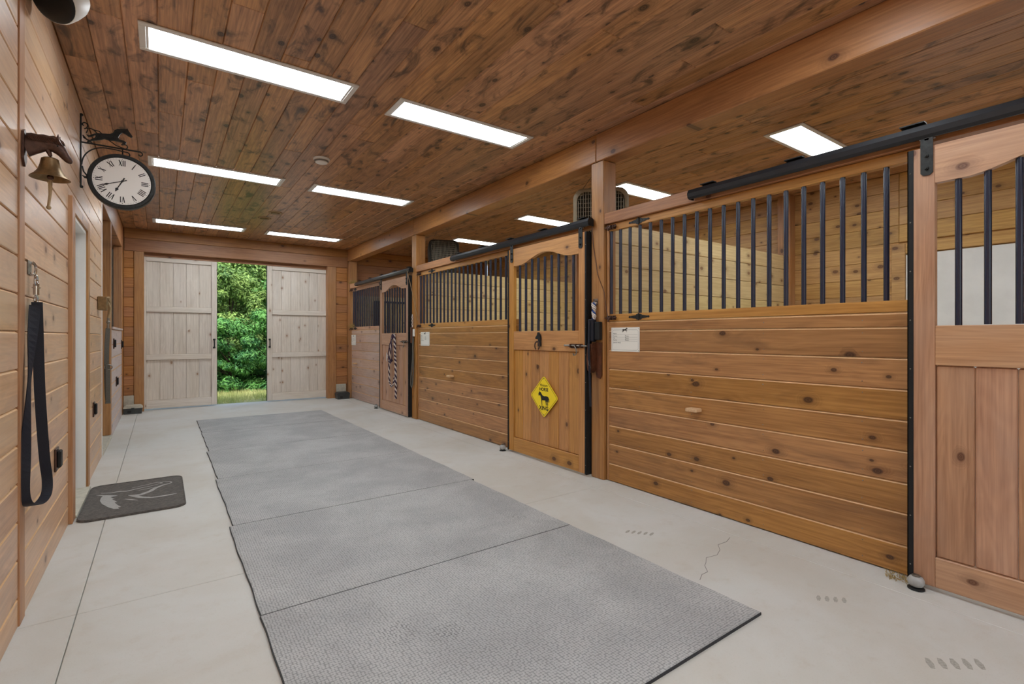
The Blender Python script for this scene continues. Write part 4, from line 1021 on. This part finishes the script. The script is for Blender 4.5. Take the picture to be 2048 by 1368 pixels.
# ------------------------------------------------------------------ barred rack and cobweb hay in the far stall
t = thing('stall_window', 'black framed barred window guard on the far wall inside the last stall', 'window guard', (3.95, YE, 1.5))
yw = YE - .03
mb = MB()
for a, b, c, d in ((3.60, 3.64, 1.03, 1.95), (4.30, 4.34, 1.03, 1.95), (3.60, 4.34, 1.92, 1.96), (3.60, 4.34, 1.02, 1.06)): mb.box(a, b, yw - .012, yw + .02, c, d, .003)
obj('frame', mb, 'black', t)
for i in range(6): obj('guard_bar', MB().cyl((3.70 + i * .105, yw, 1.04), (3.70 + i * .105, yw, 1.94), .009, 8), 'black', t, smooth=True)
obj('backing', B(3.64, 3.84, YE - .012, YE - .002, 1.06, 1.92), 'plastic', t, 'dark green panel')
t = thing('hay_wisp', 'wisps of hay caught on the rail at the far stall corner', 'hay', (3.06, 9.7, 2.27))
def straw(c, n_, ext, L, par, nm):
    mb = MB()
    for i in range(n_):
        p = Vector(c) + Vector([R.uniform(-e, e) for e in ext]); d = Vector((R.uniform(-1, 1), R.uniform(-1, 1), R.uniform(-.5, .9))).normalized() * L * R.uniform(.4, 1)
        q = p + d * .5 + Vector((0, 0, R.uniform(-.01, .015)))
        mb.tube([p, q, p + d], .0014, 3)
    o = obj(nm, mb, 'hay', par, kind='stuff'); return o
straw((3.07, 9.72, 2.275), 110, (.03, .16, .008), .10, t, 'straws')
t = thing('hay_wisp', 'wisps of hay caught on the ledge beside the far bars', 'hay', (3.06, 9.75, 1.41))
straw((3.075, 9.78, 1.42), 90, (.02, .10, .03), .10, t, 'straws')
t = thing('hay_wisp', 'scraps of hay on the floor by the nearest door roller', 'hay', (2.98, .90, 0))
straw((3.03, .90, .006), 60, (.04, .05, .004), .03, t, 'straws')

# ------------------------------------------------------------------ outside
M['lawn'] = leafmat('lawn soil', (130, 142, 84), (186, 182, 132))
struct('ground', B(-30, 34, YE + .30, 42, -.3, -.03), 'lawn')
struct('ground_behind', B(-30, 34, -30, YB - .1, -.3, -.03), 'mud')
gm = MB()
vs, fs = [], []
for i in range(16000):
    x = R.uniform(-.6, 4.6); y = YE + .55 + R.random() ** 1.0 * 2.8
    if (x - 1.9) ** 2 / .5 + (y - 10.7) ** 2 / .06 < 1 and R.random() < .8: continue
    h = R.uniform(.03, .085); a = R.uniform(0, PI); w = .005
    dx, dy = math.cos(a) * w, math.sin(a) * w; lx, ly = R.uniform(-.03, .03), R.uniform(-.03, .03)
    k = len(vs); vs += [(x - dx, y - dy, -.032), (x + dx, y + dy, -.032), (x + lx, y + ly, h)]; fs.append((k, k + 1, k + 2))
def fast(name, vs, fs, mat, parent=None, kind='stuff'):
    me = bpy.data.meshes.new(name); me.from_pydata(vs, [], fs); me.materials.append(M[mat])
    o = bpy.data.objects.new(name, me); C.objects.link(o); o['kind'] = kind
    if parent: o.parent = parent; o.location = -wpos(parent)
    return o
gm.b.free()
g_ = fast('grass', vs, fs, 'grass'); tag(g_, 'short pale grass just outside the open barn doors', 'grass')
def tree(name, lab, x, y, r, h0, h1, n_, ls, mat, grp, trunk=.06):
    t = thing(name, lab, 'tree' if h1 > 2.4 else 'shrub', (x, y, -.03), grp)
    obj('trunk', MB().tube([(x, y, -.06), (x + .03, y, (h0 + h1) * .3), (x - .04, y + .05, h1 * .8)], [trunk, trunk * .8, trunk * .25], 8), 'bark', t, smooth=True)
    mb = MB()
    blobs = []
    nb_ = int(26 + (h1 - h0) * r * 16)
    for i in range(nb_):
        a = R.uniform(0, 2 * PI); q = math.sqrt(R.random()); zf = R.random()
        rr = r * (1 - .3 * zf) * q
        blobs.append((Vector((x + rr * math.cos(a), y + rr * .8 * math.sin(a), h0 + (h1 - h0) * zf)), R.uniform(.12, .30) * r))
        if i % 4 == 0: mb.tube([(x, y, h0 + (h1 - h0) * zf * .6), tuple(blobs[-1][0])], [trunk * .35, trunk * .1], 5)
    obj('branches', mb, 'bark', t)
    vs, fs = [], []
    for i in range(n_):
        c, br_ = blobs[R.randrange(nb_)]
        d = Vector((R.gauss(0, 1), R.gauss(0, 1), R.gauss(0, 1))).normalized()
        p = c + Vector((d.x, d.y, d.z * .7)) * br_ * R.uniform(.3, 1.35)
        nrm = (d + Vector((R.uniform(-.6, .6), R.uniform(-.6, .6), R.uniform(0, .9)))).normalized()
        u = nrm.cross(Vector((R.uniform(-1, 1), R.uniform(-1, 1), R.uniform(-1, .2)))).normalized(); w = nrm.cross(u)
        L = ls * R.uniform(.6, 1.2); k = len(vs)
        vs += [tuple(p - u * L), tuple(p + w * L * .42 - nrm * L * .12), tuple(p + u * L), tuple(p - w * L * .42 - nrm * L * .12)]
        fs.append((k, k + 1, k + 2, k + 3)) if False else fs.extend([(k, k + 1, k + 2), (k, k + 2, k + 3)])
    fast('foliage', vs, fs, mat, t)
sh = [(.3, 12.9), (1.25, 12.75), (2.1, 13.0), (2.75, 12.8), (3.7, 13.1), (-.8, 13.2)]
SL = ['bright green leafy shrub low at the left of the door gap', 'bright green leafy shrub low in the middle of the door gap', 'leafy shrub low at the right of the door gap', 'leafy shrub hidden behind the right barn door edge', 'leafy shrub outside, well right of the door gap', 'leafy shrub outside, well left of the door gap']
for i, ((x, y), lab) in enumerate(zip(sh, SL)):
    tree('shrub', lab, x, y, .72, .0, 1.35 + .2 * (i % 3), 20000, .042, 'leaf2', 'shrubs outside the barn doors', .03)
mid = [(.2, 14.6), (1.45, 14.4), (2.75, 14.8), (4.2, 15.0)]
TL = ['bushy green tree behind the shrubs at the left of the gap', 'bushy green tree behind the shrubs in the middle of the gap', 'bushy green tree behind the shrubs at the right of the gap', 'bushy green tree outside, well right of the gap']
for i, ((x, y), lab) in enumerate(zip(mid, TL)):
    tree('bushy_tree', lab, x, y, 1.05, .15, 2.7 + .3 * (i % 2), 32000, .048, 'leaf' if i % 2 else 'leaf2', 'bushy trees outside the barn doors', .045)
back = [(.2, 17.5, 4.0), (1.9, 17.2, 4.1), (3.6, 17.6, 4.9), (5.4, 18, 5.2), (-1.8, 17.5, 4.4), (.9, 20.5, 4.6), (3.0, 21, 5.4)]
KL = ['taller tree at the back left of the gap, sky showing above', 'taller tree at the back middle of the gap', 'taller yellow-green tree at the back right of the gap', 'tall tree outside, far right', 'tall tree outside, far left', 'tree deepest behind the left of the gap', 'tree deepest behind the right of the gap']
for i, ((x, y, h), lab) in enumerate(zip(back, KL)):
    tree('tall_tree', lab, x, y, 1.45, .5, h, 34000, .06, 'leaf3' if i % 2 == 0 else 'leaf', 'tall trees outside the barn doors', .1)
